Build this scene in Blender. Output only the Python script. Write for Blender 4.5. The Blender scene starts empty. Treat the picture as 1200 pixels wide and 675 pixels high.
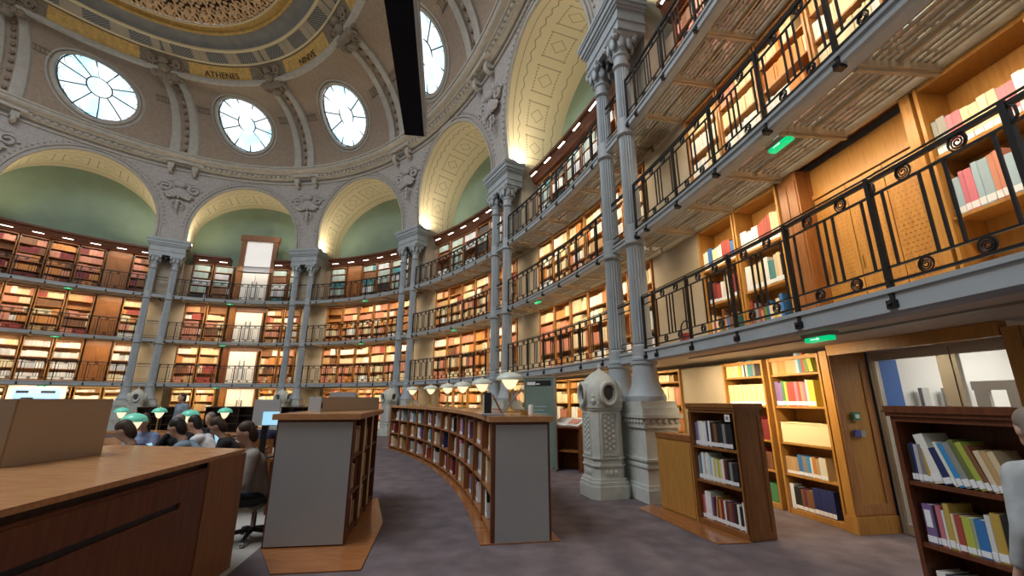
import bpy, bmesh, math, random
import numpy as np
from mathutils import Vector, Matrix
PI = math.pi
C = bpy.context.scene.collection
random.seed(7)
sc = bpy.context.scene

# ------------------------------------------------------------------ camera
F_PX, PITCH, EYE = 500.0, 0.25579, 1.6
cd = bpy.data.cameras.new('camera'); cam = bpy.data.objects.new('camera', cd); C.objects.link(cam)
cd.sensor_fit = 'HORIZONTAL'; cd.sensor_width = 36.0; cd.lens = F_PX * 36.0 / 1200.0
cd.clip_start = 0.02; cd.clip_end = 200
cam.location = (0, 0, EYE); cam.rotation_euler = (PI / 2 + PITCH, 0, 0)
sc.camera = cam

# ------------------------------------------------------------------ exposure, world, large lights
sc.view_settings.view_transform = 'Standard'; sc.view_settings.look = 'None'
sc.view_settings.gamma = 1.0; sc.view_settings.use_curve_mapping = False
sc.view_settings.exposure = 0.0
sc.cycles.max_bounces = 6; sc.cycles.diffuse_bounces = 3; sc.cycles.glossy_bounces = 2
sc.cycles.transmission_bounces = 4; sc.cycles.caustics_reflective = False; sc.cycles.caustics_refractive = False
sc.cycles.sample_clamp_indirect = 4.0; sc.cycles.use_adaptive_sampling = True
w = bpy.data.worlds.new('sky'); sc.world = w; w.use_nodes = True
w.node_tree.nodes['Background'].inputs[0].default_value = (0.75, 0.86, 1.0, 1)
w.node_tree.nodes['Background'].inputs[1].default_value = 1.0
P_OCULUS = 1.25         # daylight seen through the round windows
P_LANTERN = 4200.0     # skylight in the crown of the dome
P_STRIP = 22.0         # shelf lighting, per strip
P_UPLIGHT = 46.0       # arch lighting, per spring
P_GROUND = 26.0

def area_light(name, loc, direction, sx, sy, power, col, spread=PI, xaxis=None):
    l = bpy.data.lights.new(name, 'AREA'); l.shape = 'RECTANGLE'; l.size = sx; l.size_y = sy
    l.energy = power; l.color = col; l.spread = spread
    o = bpy.data.objects.new(name, l); C.objects.link(o); o.location = loc
    z = -Vector(direction).normalized()
    x = Vector(xaxis) if xaxis is not None else z.orthogonal()
    x = (x - z * x.dot(z)).normalized(); y = z.cross(x)
    o.rotation_euler = Matrix((x, y, z)).transposed().to_euler()
    return o

# ------------------------------------------------------------------ plan of the oval: s along the arcade, n outward, z up
CX, CY, EA, EB, PHI = -11.90948, 3.15826, 21.506, 14.95732, 1.71993
S0 = 89.6074969631768
_T = np.linspace(0, 2 * PI, 20001)
cph, sph = math.cos(PHI), math.sin(PHI)
_X = CX + cph * EA * np.cos(_T) - sph * EB * np.sin(_T)
_Y = CY + sph * EA * np.cos(_T) + cph * EB * np.sin(_T)
_S = np.concatenate([[0], np.cumsum(np.hypot(np.diff(_X), np.diff(_Y)))]); PER = float(_S[-1])
def tpar(s): return float(np.interp((S0 - s) % PER, _S, _T))
def basis(s):
    t = tpar(s)
    x = CX + cph * EA * math.cos(t) - sph * EB * math.sin(t)
    y = CY + sph * EA * math.cos(t) + cph * EB * math.sin(t)
    dx = -cph * EA * math.sin(t) - sph * EB * math.cos(t)
    dy = -sph * EA * math.sin(t) + cph * EB * math.cos(t)
    l = math.hypot(dx, dy); dx /= l; dy /= l
    return x, y, dx, dy
def W(s, n, z):
    x, y, dx, dy = basis(s)
    return Vector((x + dy * n, y - dx * n, z))
def ang(s):
    x, y, dx, dy = basis(s)
    return math.atan2(-dy, -dx)      # local x = +s, local y = outward

# pair mids; bay k lies between M[k] and M[k+1]
M = [-38.05, -30.52, -23.19, -15.35, -7.40, 0.0, 7.1]
BAY_NAME = ['leftmost arch', 'second arch', 'third arch', 'fourth arch', 'fifth arch', 'nearest bay']
Z1, Z2, Z3 = 2.47, 4.75, 7.2
FB = [2.28, 4.62, 7.04]
LEVEL = ['ground floor', 'lowest gallery', 'middle gallery', 'top gallery']

# ------------------------------------------------------------------ materials
def nt(m): m.use_nodes = True; return m.node_tree
def mat(name, col, rough=0.6, metal=0.0, noise=0.0, nscale=6.0, bump=0.0, stretch=None, col2=None, spec=0.4, emit=None, estr=0.0):
    m = bpy.data.materials.new(name); t = nt(m); b = t.nodes['Principled BSDF']
    b.inputs['Base Color'].default_value = (*col, 1); b.inputs['Roughness'].default_value = rough
    b.inputs['Metallic'].default_value = metal; b.inputs['Specular IOR Level'].default_value = spec
    if emit: b.inputs['Emission Color'].default_value = (*emit, 1); b.inputs['Emission Strength'].default_value = estr
    if noise or bump or col2:
        tc = t.nodes.new('ShaderNodeTexCoord'); mp = t.nodes.new('ShaderNodeMapping')
        t.links.new(tc.outputs['Object'], mp.inputs[0])
        if stretch: mp.inputs['Scale'].default_value = stretch
        n = t.nodes.new('ShaderNodeTexNoise'); n.inputs['Scale'].default_value = nscale; n.inputs['Detail'].default_value = 5
        t.links.new(mp.outputs[0], n.inputs[0])
        r = t.nodes.new('ShaderNodeValToRGB')
        a = col2 if col2 else tuple(c * (1 - noise) for c in col)
        b2 = col if col2 else tuple(min(1, c * (1 + noise)) for c in col)
        r.color_ramp.elements[0].position = .3; r.color_ramp.elements[1].position = .7
        r.color_ramp.elements[0].color = (*a, 1); r.color_ramp.elements[1].color = (*b2, 1)
        t.links.new(n.outputs[0], r.inputs[0]); t.links.new(r.outputs[0], b.inputs['Base Color'])
        if bump:
            bp = t.nodes.new('ShaderNodeBump'); bp.inputs['Strength'].default_value = bump; bp.inputs['Distance'].default_value = .02
            t.links.new(n.outputs[0], bp.inputs['Height']); t.links.new(bp.outputs[0], b.inputs['Normal'])
    return m
def wood(name, c1, c2, rough=.4, scale=5.0, stretch=(6, 6, .7)):
    return mat(name, c1, rough, noise=.2, nscale=scale, stretch=stretch, col2=c2, bump=.05)
def pat_nodes(m):
    t = m.node_tree; a = t.nodes.new('ShaderNodeAttribute'); a.attribute_name = 'pc'; return t, a

IRON = mat('blue_grey_cast_iron', (.40, .44, .47), .5, noise=.08, nscale=3)
IRON_PALE = mat('pale_grey_cast_iron', (.55, .57, .53), .5, noise=.1, nscale=5, bump=.1)
BLACK = mat('black_ironwork', (.012, .011, .012), .45)
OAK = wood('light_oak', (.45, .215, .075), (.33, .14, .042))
OAK_FLOOR = wood('polished_floor_oak', (.36, .15, .055), (.27, .10, .035), .18, stretch=(1, 6, 6))
OAK_ISLAND = wood('red_oak_island', (.33, .135, .05), (.24, .09, .032))
OAK_GOLD = wood('golden_oak', (.50, .255, .06), (.40, .18, .04))
OAK_DARK = wood('red_brown_oak', (.17, .055, .022), (.10, .03, .012), .38)
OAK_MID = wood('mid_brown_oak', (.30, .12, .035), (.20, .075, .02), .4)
OAK_TOP = wood('counter_top_oak', (.52, .27, .125), (.42, .20, .085), .22, stretch=(1, 5, 5))  # base lightened to carry the windows reflected in the polished tops
DARKWOOD = wood('dark_wood', (.05, .025, .016), (.03, .014, .01), .5)
STONE = mat('grey_lilac_stone', (.46, .43, .415), .8, noise=.14, nscale=9, bump=.25)
STONE_B = mat('beige_stone', (.42, .36, .28), .8, noise=.08, nscale=4)
STONE_C = mat('cornice_stone', (.45, .42, .375), .75, noise=.1, nscale=4, bump=.1)
PLASTER = mat('cream_plaster', (.76, .69, .56), .8, noise=.04, nscale=3)
BEIGE = mat('beige_wall_panel', (.47, .39, .28), .75, noise=.05, nscale=3)
GREEN = mat('sage_green_wall', (.215, .30, .245), .85, noise=.06, nscale=1.5)
GOLD = mat('gilding', (.62, .40, .13), .45, metal=.25, noise=.2, nscale=6)
GOLD_PALE = mat('pale_gilding', (.78, .66, .42), .45, metal=.1)
COVE = mat('blue_grey_cove', (.25, .25, .25), .6, noise=.15, nscale=2)
BROWNSTONE = mat('brown_ornament', (.25, .20, .15), .75, noise=.25, nscale=12, bump=.3)
CARPET = mat('purple_brown_carpet', (.125, .098, .108), .95, noise=.28, nscale=3.0, bump=.3)
FLOOR_PALE = mat('pale_floor', (.42, .40, .36), .6, noise=.06, nscale=2)
GREYPANEL = mat('grey_laminate', (.355, .36, .37), .6, noise=.03, nscale=3)
TAUPE = mat('taupe_laminate', (.37, .31, .25), .55, noise=.03, nscale=3)
WHITE = mat('white_paper', (.85, .84, .80), .6)
CREAMBOX = mat('cream_card', (.85, .72, .42), .6)
METAL = mat('brushed_metal', (.38, .36, .31), .35, metal=.6)
CHROME = mat('chrome', (.6, .6, .6), .2, metal=1)
BLACKPL = mat('black_plastic', (.015, .015, .018), .4)
GREYPL = mat('grey_plastic', (.25, .26, .29), .45)
PAGES = mat('book_pages', (.80, .76, .64), .85)
LABEL = mat('white_spine_label', (.85, .86, .88), .6)
BLUEWALL = mat('blue_wall', (.05, .13, .38), .7, noise=.04, nscale=2)
WHITEWALL = mat('white_wall', (.75, .74, .70), .8, noise=.03, nscale=2)
GREYBAR = mat('grey_brown_bar', (.32, .28, .24), .6)
LED = mat('warm_strip_lamp', (1, .9, .7), .5, emit=(1, .86, .62), estr=6)
LEDW = mat('white_strip_lamp', (1, 1, 1), .5, emit=(1, .95, .85), estr=5)
GREEN_EXIT = mat('green_exit_face', (.0, .5, .2), .4, emit=(.0, .62, .22), estr=.9)
EXIT_WHITE = mat('white_exit_mark', (1, 1, 1), .4, emit=(.8, 1, .85), estr=1.2)
SCREEN = mat('lit_screen', (.3, .6, .8), .3, emit=(.35, .65, .85), estr=.9)
SCREEN_B = mat('blue_lit_screen', (.2, .4, .8), .3, emit=(.25, .5, .9), estr=.8)
LAMPGREEN = mat('green_glass_shade', (.16, .58, .44), .25, emit=(.10, .50, .36), estr=.25)
LAMPWHITE = mat('pale_glass_shade', (.66, .70, .62), .25)
LAMPGLOW = mat('lit_lamp_cone', (1, .9, .7), .4, emit=(1, .80, .52), estr=1.1)
BRASS = mat('brass', (.55, .38, .14), .3, metal=.9)
SKIN = mat('skin', (.55, .34, .25), .55, noise=.05, nscale=8)
EYE_M = mat('dark_eye', (.03, .02, .02), .2)
GLASSBOARD = mat('sea_green_glass_panel', (.18, .25, .22), .2, noise=.15, nscale=1.5)
GLYPH = mat('pale_print', (.75, .78, .78), .6)
REDPL = mat('red_plastic', (.4, .04, .03), .5)

BLUEGREY = mat('blue_grey_bar', (.07, .10, .13), .5)
def glass_mat():
    m = bpy.data.materials.new('frosted_window_glass'); t = nt(m); b = t.nodes['Principled BSDF']
    b.inputs['Base Color'].default_value = (.8, .9, .95, 1); b.inputs['Roughness'].default_value = .3
    t, a = pat_nodes(m)
    tc = t.nodes.new('ShaderNodeTexCoord'); n = t.nodes.new('ShaderNodeTexNoise'); n.inputs['Scale'].default_value = .8
    t.links.new(tc.outputs['Object'], n.inputs[0])
    r = t.nodes.new('ShaderNodeValToRGB'); r.color_ramp.elements[0].color = (.42, .80, .95, 1); r.color_ramp.elements[1].color = (.9, .98, 1, 1)
    r.color_ramp.elements[0].position = .3; r.color_ramp.elements[1].position = .62
    t.links.new(n.outputs[0], r.inputs[0]); t.links.new(r.outputs[0], b.inputs['Emission Color'])
    b.inputs['Emission Strength'].default_value = P_OCULUS
    return m
OCGLASS = glass_mat()
def clear_glass():
    m = bpy.data.materials.new('clear_glass'); t = nt(m); b = t.nodes['Principled BSDF']
    b.inputs['Base Color'].default_value = (.05, .06, .06, 1); b.inputs['Roughness'].default_value = .02
    b.inputs['Alpha'].default_value = .10; return m
CLEAR = clear_glass()
def book_mat(attr):
    m = bpy.data.materials.new('book_cloth' if attr else 'book_cover'); t = nt(m); b = t.nodes['Principled BSDF']
    b.inputs['Roughness'].default_value = .6
    if attr:
        a = t.nodes.new('ShaderNodeAttribute'); a.attribute_name = 'pc'; t.links.new(a.outputs['Color'], b.inputs['Base Color'])
    else:
        a = t.nodes.new('ShaderNodeObjectInfo'); t.links.new(a.outputs['Color'], b.inputs['Base Color'])
    return m
BOOKS_M = book_mat(True); BOOK_M = book_mat(False)
def dome_mat():
    m = bpy.data.materials.new('patterned_brown_vault'); t = nt(m); b = t.nodes['Principled BSDF']; b.inputs['Roughness'].default_value = .85
    t, a = pat_nodes(m)
    br = t.nodes.new('ShaderNodeTexBrick'); br.inputs['Scale'].default_value = 5.0; br.inputs['Mortar Size'].default_value = .03
    br.inputs['Color1'].default_value = (.45, .35, .265, 1); br.inputs['Color2'].default_value = (.37, .28, .21, 1); br.inputs['Mortar'].default_value = (.26, .20, .155, 1)
    t.links.new(a.outputs['Vector'], br.inputs['Vector'])
    v = t.nodes.new('ShaderNodeTexVoronoi'); v.inputs['Scale'].default_value = 9; t.links.new(a.outputs['Vector'], v.inputs['Vector'])
    mx = t.nodes.new('ShaderNodeMix'); mx.data_type = 'RGBA'; mx.blend_type = 'MULTIPLY'; mx.inputs[0].default_value = .35
    r = t.nodes.new('ShaderNodeValToRGB'); r.color_ramp.elements[0].position = .05; r.color_ramp.elements[1].position = .5
    r.color_ramp.elements[0].color = (.55, .5, .48, 1); r.color_ramp.elements[1].color = (1, 1, 1, 1)
    t.links.new(v.outputs['Distance'], r.inputs[0]); t.links.new(br.outputs[0], mx.inputs[6]); t.links.new(r.outputs[0], mx.inputs[7])
    t.links.new(mx.outputs[2], b.inputs['Base Color'])
    return m
DOME_M = dome_mat()
def soffit_mat():
    m = bpy.data.materials.new('painted_cream_soffit'); t = nt(m); b = t.nodes['Principled BSDF']; b.inputs['Roughness'].default_value = .8
    t, a = pat_nodes(m)
    def math_(op, x, y=None):
        n = t.nodes.new('ShaderNodeMath'); n.operation = op
        for i, v in enumerate((x, y)):
            if v is None: continue
            if isinstance(v, (int, float)): n.inputs[i].default_value = v
            else: t.links.new(v, n.inputs[i])
        return n.outputs[0]
    sep = t.nodes.new('ShaderNodeSeparateXYZ'); t.links.new(a.outputs['Vector'], sep.inputs[0])
    u, v = sep.outputs[0], sep.outputs[1]     # u along arch (m), v depth (m)
    def near(x, c, wd): return math_('LESS_THAN', math_('ABSOLUTE', math_('SUBTRACT', x, c)), wd)
    cell = math_('ABSOLUTE', math_('SUBTRACT', math_('FRACT', math_('DIVIDE', u, 1.25)), .5))
    inn = math_('MULTIPLY', math_('GREATER_THAN', v, .72), math_('LESS_THAN', v, 1.55))
    rungs = math_('MULTIPLY', inn, near(cell, .36, .016))
    rails = math_('MAXIMUM', near(v, .78, .022), near(v, 1.49, .022))
    rails = math_('MULTIPLY', rails, math_('LESS_THAN', cell, .4))
    dots = math_('MULTIPLY', rails, math_('GREATER_THAN', math_('FRACT', math_('MULTIPLY', u, 9.0)), .35))
    wob = math_('ADD', .45, math_('MULTIPLY', .035, math_('SINE', math_('MULTIPLY', u, 14.0))))
    wav = t.nodes.new('ShaderNodeMath'); wav.operation = 'LESS_THAN'; t.links.new(math_('ABSOLUTE', math_('SUBTRACT', v, wob)), wav.inputs[0]); wav.inputs[1].default_value = .018
    wob2 = math_('ADD', 1.85, math_('MULTIPLY', .03, math_('SINE', math_('MULTIPLY', u, 14.0))))
    wav2 = math_('LESS_THAN', math_('ABSOLUTE', math_('SUBTRACT', v, wob2)), .018)
    edge = near(v, .22, .012)
    tot = math_('MAXIMUM', math_('MAXIMUM', rungs, dots), math_('MAXIMUM', math_('MAXIMUM', wav.outputs[0], wav2), edge))
    diam = math_('MULTIPLY', inn, math_('LESS_THAN', math_('ABSOLUTE', math_('SUBTRACT', math_('ADD', math_('MULTIPLY', cell, 1.25), math_('ABSOLUTE', math_('SUBTRACT', v, 1.13))), .24)), .018))
    tot = math_('MAXIMUM', tot, diam)
    mx = t.nodes.new('ShaderNodeMix'); mx.data_type = 'RGBA'
    mx.inputs[6].default_value = (.68, .60, .44, 1); mx.inputs[7].default_value = (.22, .19, .13, 1)
    t.links.new(math_('MULTIPLY', tot, .75), mx.inputs[0]); t.links.new(mx.outputs[2], b.inputs['Base Color'])
    return m
SOFFIT_M = soffit_mat()
def grille_mat():
    m = bpy.data.materials.new('arabesque_lantern_grille'); t = nt(m); b = t.nodes['Principled BSDF']; b.inputs['Roughness'].default_value = .6
    t, a = pat_nodes(m)
    n = t.nodes.new('ShaderNodeTexNoise'); n.inputs['Scale'].default_value = 3; t.links.new(a.outputs['Vector'], n.inputs[0])
    r = t.nodes.new('ShaderNodeValToRGB'); r.color_ramp.elements[0].color = (.20, .09, .05, 1); r.color_ramp.elements[1].color = (.34, .17, .10, 1)
    t.links.new(n.outputs[0], r.inputs[0]); t.links.new(r.outputs[0], b.inputs['Base Color'])
    return m
GRILLE_M = grille_mat()
def perf_mat():
    m = bpy.data.materials.new('perforated_grey_metal'); t = nt(m); b = t.nodes['Principled BSDF']; b.inputs['Roughness'].default_value = .6
    t, a = pat_nodes(m)
    v = t.nodes.new('ShaderNodeTexVoronoi'); v.inputs['Scale'].default_value = 8; v.inputs['Randomness'].default_value = 0
    mp = t.nodes.new('ShaderNodeMapping'); mp.inputs['Rotation'].default_value = (0, 0, PI / 4)
    t.links.new(a.outputs['Vector'], mp.inputs[0]); t.links.new(mp.outputs[0], v.inputs['Vector'])
    r = t.nodes.new('ShaderNodeValToRGB'); r.color_ramp.interpolation = 'CONSTANT'; r.color_ramp.elements[1].position = .34
    r.color_ramp.elements[0].color = (.01, .012, .02, 1); r.color_ramp.elements[1].color = (.27, .27, .26, 1)
    t.links.new(v.outputs['Distance'], r.inputs[0]); t.links.new(r.outputs[0], b.inputs['Base Color'])
    return m
PERF_M = perf_mat()

# ------------------------------------------------------------------ mesh builder
class MB:
    def __init__(self): self.v = []; self.f = []; self.c = []; self.mi = []
    def add(self, vs, fs, col=None, mi=0):
        o = len(self.v); self.v.extend([tuple(p) for p in vs])
        self.f.extend([tuple(i + o for i in f) for f in fs]); self.mi.extend([mi] * len(fs))
        if col is not None:
            while len(self.c) < o: self.c.append((0, 0, 0))
            self.c.extend(col if isinstance(col, list) else [col] * len(vs))
        return self
    def box(self, x0, x1, y0, y1, z0, z1, X=None):
        p = [Vector(q) for q in ((x0, y0, z0), (x1, y0, z0), (x1, y1, z0), (x0, y1, z0), (x0, y0, z1), (x1, y0, z1), (x1, y1, z1), (x0, y1, z1))]
        if X is not None: p = [X @ q for q in p]
        return self.add(p, [(0, 3, 2, 1), (4, 5, 6, 7), (0, 1, 5, 4), (1, 2, 6, 5), (2, 3, 7, 6), (3, 0, 4, 7)])
    def hexa(self, q, z0, z1):
        """vertical prism over the plan polygon q (ccw)"""
        n = len(q); vs = [(a, b, z0) for a, b in q] + [(a, b, z1) for a, b in q]
        return self.add(vs, [tuple(range(n - 1, -1, -1)), tuple(range(n, 2 * n))] + [(i, (i + 1) % n, n + (i + 1) % n, n + i) for i in range(n)])
    def rings(self, R, closed_u=True, cap=True, col=None):
        m = len(R[0]); vs = [p for r in R for p in r]; fs = []
        for i in range(len(R) - 1):
            for j in range(m if closed_u else m - 1):
                k = (j + 1) % m
                fs.append((i * m + j, i * m + k, (i + 1) * m + k, (i + 1) * m + j))
        if cap and closed_u:
            fs.append(tuple(range(m - 1, -1, -1))); fs.append(tuple((len(R) - 1) * m + j for j in range(m)))
        return self.add(vs, fs, col)
    def lathe(self, prof, seg=16, cx=0, cy=0, flute=0, fl=0.0, cap=True, X=None):
        R = []
        for r, z in prof:
            ring = []
            for j in range(seg):
                rr = r
                if flute and r > 0: rr = r - (fl if j % 2 else 0.0)
                p = Vector((cx + rr * math.cos(2 * PI * j / seg), cy + rr * math.sin(2 * PI * j / seg), z))
                ring.append(X @ p if X is not None else p)
            R.append(ring)
        return self.rings(R, True, cap)
    def tube(self, pts, r, sides=6, cap=True):
        pts = [Vector(p) for p in pts]; R = []
        rr = r if isinstance(r, (list, tuple)) else [r] * len(pts)
        up = Vector((0, 0, 1)); prev = None
        for i, p in enumerate(pts):
            d = (pts[min(i + 1, len(pts) - 1)] - pts[max(i - 1, 0)]).normalized()
            if prev is None: a = d.orthogonal().normalized()
            else:
                a = prev - d * prev.dot(d)
                a = a.normalized() if a.length > 1e-6 else d.orthogonal().normalized()
            prev = a; b = d.cross(a)
            R.append([p + (a * math.cos(2 * PI * j / sides) + b * math.sin(2 * PI * j / sides)) * rr[i] for j in range(sides)])
        return self.rings(R, True, cap)
    def ball(self, c, r, seg=12, ring=8, X=None):
        c = Vector(c); r = r if isinstance(r, (tuple, list)) else (r, r, r); R = []
        for i in range(1, ring):
            th = PI * i / ring
            R.append([c + Vector((r[0] * math.sin(th) * math.cos(2 * PI * j / seg), r[1] * math.sin(th) * math.sin(2 * PI * j / seg), -r[2] * math.cos(th))) for j in range(seg)])
        if X is not None: R = [[X @ p for p in q] for q in R]
        o = len(self.v); self.rings(R, True, False)
        bot = c + Vector((0, 0, -r[2])); top = c + Vector((0, 0, r[2]))
        if X is not None: bot = X @ bot; top = X @ top
        k = len(self.v); self.v.extend([tuple(bot), tuple(top)]); last = o + (ring - 2) * seg
        for j in range(seg):
            self.f.append((k, o + (j + 1) % seg, o + j)); self.f.append((k + 1, last + j, last + (j + 1) % seg)); self.mi.extend([0, 0])
        return self
    def sweep(self, s0, s1, prof, seg, off=(0, 0, 0), cap=True, closed=True):
        """closed (n,z) profile swept along the oval from s0 to s1"""
        off = Vector(off); R = []
        for i in range(seg + 1):
            s = s0 + (s1 - s0) * i / seg; x, y, dx, dy = basis(s)
            R.append([Vector((x + dy * n, y - dx * n, z)) - off for n, z in prof])
        return self.rings(R, closed, cap)
    def cbox(self, s0, s1, n0, n1, z0, z1, seg, off=(0, 0, 0)):
        return self.sweep(s0, s1, [(n0, z0), (n1, z0), (n1, z1), (n0, z1)], seg, off)
    def mesh(self, name, mats, smooth=False, fixn=True):
        me = bpy.data.meshes.new(name); me.from_pydata(self.v, [], self.f)
        for m in (mats if isinstance(mats, (list, tuple)) else [mats]): me.materials.append(m)
        if any(self.mi): me.polygons.foreach_set('material_index', self.mi)
        if self.c:
            while len(self.c) < len(self.v): self.c.append((0, 0, 0))
            at = me.attributes.new('pc', 'FLOAT_COLOR', 'POINT')
            at.data.foreach_set('color', np.array([(*c, 1) for c in self.c], dtype=np.float32).ravel())
        if fixn:
            b = bmesh.new(); b.from_mesh(me); bmesh.ops.recalc_face_normals(b, faces=b.faces); b.to_mesh(me); b.free()
        if smooth is not False:
            me.polygons.foreach_set('use_smooth', [True] * len(me.polygons))
            try: me.set_sharp_from_angle(angle=math.radians(35 if smooth is True else smooth))
            except Exception: pass
        me.update(); return me

def link(name, data, parent=None, loc=None, rotz=0.0):
    o = bpy.data.objects.new(name, data); C.objects.link(o)
    if parent is not None: o.parent = parent
    if loc is not None: o.location = loc
    if rotz: o.rotation_euler = (0, 0, rotz)
    return o
def obj(name, mb, m, parent=None, smooth=False, loc=None, rotz=0.0):
    return link(name, mb.mesh(name, m, smooth), parent, loc, rotz)
def thing(name, label, cat, loc=(0, 0, 0), rotz=0.0, group=None):
    o = link(name, None, None, loc, rotz); o.empty_display_size = .1
    return tag(o, label, cat, group)
def tag(o, label, cat, group=None):
    o['label'] = label; o['category'] = cat
    if group: o['group'] = group
    return o
def struct(name, mb, m, smooth=False, parent=None):
    o = obj(name, mb, m, parent, smooth)
    if parent is None: o['kind'] = 'structure'
    return o
def dup(root, loc, rotz, label=None, group=None, scale=None):
    r = root.copy(); C.objects.link(r); r.location = loc; r.rotation_euler = (0, 0, rotz)
    if label: r['label'] = label
    if group: r['group'] = group
    if scale: r.scale = scale
    for ch in list(root.children):
        c = ch.copy(); C.objects.link(c); c.parent = r
        for g in list(ch.children):
            d = g.copy(); C.objects.link(d); d.parent = c
    return r
ORD = ['first', 'second', 'third', 'fourth', 'fifth', 'sixth', 'seventh', 'eighth', 'ninth', 'tenth', 'eleventh', 'twelfth', 'thirteenth', 'fourteenth', 'fifteenth', 'sixteenth', 'seventeenth', 'eighteenth', 'nineteenth', 'twentieth', 'twenty-first', 'twenty-second', 'twenty-third', 'twenty-fourth', 'twenty-fifth', 'twenty-sixth', 'twenty-seventh', 'twenty-eighth']

#@@SHELL
# ------------------------------------------------------------------ floor
mb = MB(); ring = [W(i * PER / 120, 3.4, 0) for i in range(120)]
mb.add(ring, [tuple(range(119, -1, -1))])
struct('floor', mb, CARPET)
mb = MB(); ring = [W(i * PER / 120, -5.62, .004) for i in range(120)]
mb.add(ring, [tuple(range(119, -1, -1))])
struct('floor_centre', mb, FLOOR_PALE)

# ------------------------------------------------------------------ outer wall and far walls (unseen side closes the room)
mb = MB(); mb.sweep(-39.5, 7.6, [(2.25, 9.5), (2.5, 9.5), (2.5, 15.2), (2.25, 15.2)], 80)
struct('wall_tympanum', mb, GREEN, True)
mb = MB(); mb.sweep(-39.5, 2.70, [(2.25, 0), (2.5, 0), (2.5, 9.5), (2.25, 9.5)], 80); mb.sweep(4.62, 7.6, [(2.25, 0), (2.5, 0), (2.5, 9.5), (2.25, 9.5)], 8)
mb.sweep(2.72, 4.62, [(2.25, 2.25), (2.5, 2.25), (2.5, 9.5), (2.25, 9.5)], 4)
struct('wall_outer', mb, BEIGE, True)
mb = MB(); mb.sweep(7.14, PER - 38.06, [(0, 0), (.4, 0), (.4, 15.2), (0, 15.2)], 120)
struct('wall_back', mb, STONE_B, True)

# ------------------------------------------------------------------ arcade wall with arches, soffits, mouldings
HALF = .77
SPRING = 11.05
arch_info = []
for k in range(6):
    a0, a1 = M[k] + HALF, M[k + 1] - HALF; c = (a0 + a1) / 2; R = (a1 - a0) / 2
    arch_info.append((a0, a1, c, R))
def lean(z):
    return -0.95 * max(0.0, (z - 10.34) / 4.9) ** 1.4
def arch_pts(k, dr=0.0, n=40):
    a0, a1, c, R = arch_info[k]; R2 = R + dr; pts = []
    pts.append((a0 - dr, 10.34)); pts.append((a0 - dr, SPRING))
    for i in range(1, n):
        th = PI - PI * i / n; pts.append((c + R2 * math.cos(th), SPRING + R2 * math.sin(th) * (1.0)))
    pts.append((a1 + dr, SPRING)); pts.append((a1 + dr, 10.34)); return pts
TOPW = 14.9
mb = MB()
for k in range(6):
    a0, a1, c, R = arch_info[k]
    for (s0, s1) in ((M[k], a0), (a1, M[k + 1])):
        zs_ = [10.34 + (TOPW - 10.34) * i / 8 for i in range(9)]
        mb.add([q for z in zs_ for q in (W(s0, lean(z), z), W(s1, lean(z), z))], [(2 * i, 2 * i + 1, 2 * i + 3, 2 * i + 2) for i in range(8)])
    pts = arch_pts(k)
    for (p, q) in zip(pts[1:-2], pts[2:-1]):
        za = [p[1] + (TOPW - p[1]) * i / 5 for i in range(6)]; zb = [q[1] + (TOPW - q[1]) * i / 5 for i in range(6)]
        mb.add([v for z1_, z2_ in zip(za, zb) for v in (W(p[0], lean(z1_), z1_), W(q[0], lean(z2_), z2_))], [(2 * i, 2 * i + 1, 2 * i + 3, 2 * i + 2) for i in range(5)])
struct('wall_arcade', mb, STONE)
for k in range(6):
    a0, a1, c, R = arch_info[k]; pts = arch_pts(k); L = [0]
    for p, q in zip(pts[:-1], pts[1:]): L.append(L[-1] + math.hypot(q[0] - p[0], q[1] - p[1]))
    mb = MB(); ns = [0, .12, .13, .6, 1.1, 1.7, 2.25]; vs = []; cs = []; half = L[-1] / 2
    for (p, l) in zip(pts, L):
        for j, n in enumerate(ns):
            d = .0 if j < 2 else .05
            x, z = p
            if z > SPRING: x = c + (x - c) * (R + d) / R; z = SPRING + (z - SPRING) * (R + d) / R
            else: x = x + (-d if x < c else d)
            vs.append(W(x, lean(z) * (1 - n / 2.25) + n, z)); cs.append((l - half + 50 * 1.25, n, 0))
    m_ = len(ns)
    mb.add(vs, [(i * m_ + j, i * m_ + j + 1, (i + 1) * m_ + j + 1, (i + 1) * m_ + j) for i in range(len(pts) - 1) for j in range(m_ - 1)], cs)
    struct('ceiling_arch', mb, SOFFIT_M, 50)
    # archivolt mouldings
    mb = MB()
    for (dr, w_, t_) in ((.02, .10, .07), (.20, .06, .05)):
        a = arch_pts(k, dr); b = arch_pts(k, dr + w_)
        R_ = [[W(p[0], lean(p[1]) - t_, p[1]), W(q[0], lean(q[1]) - t_, q[1]), W(q[0], lean(q[1]) + .02, q[1]), W(p[0], lean(p[1]) + .02, p[1])] for p, q in zip(a, b)]
        mb.rings(R_, True, True)
    nb = 46
    a = arch_pts(k, .37, nb)
    for (p, z) in a[2:-2]: mb.ball(W(p, lean(z) - .02, z), .045, 6, 4)
    struct('trim_archivolt', mb, STONE_C, 30)

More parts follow.
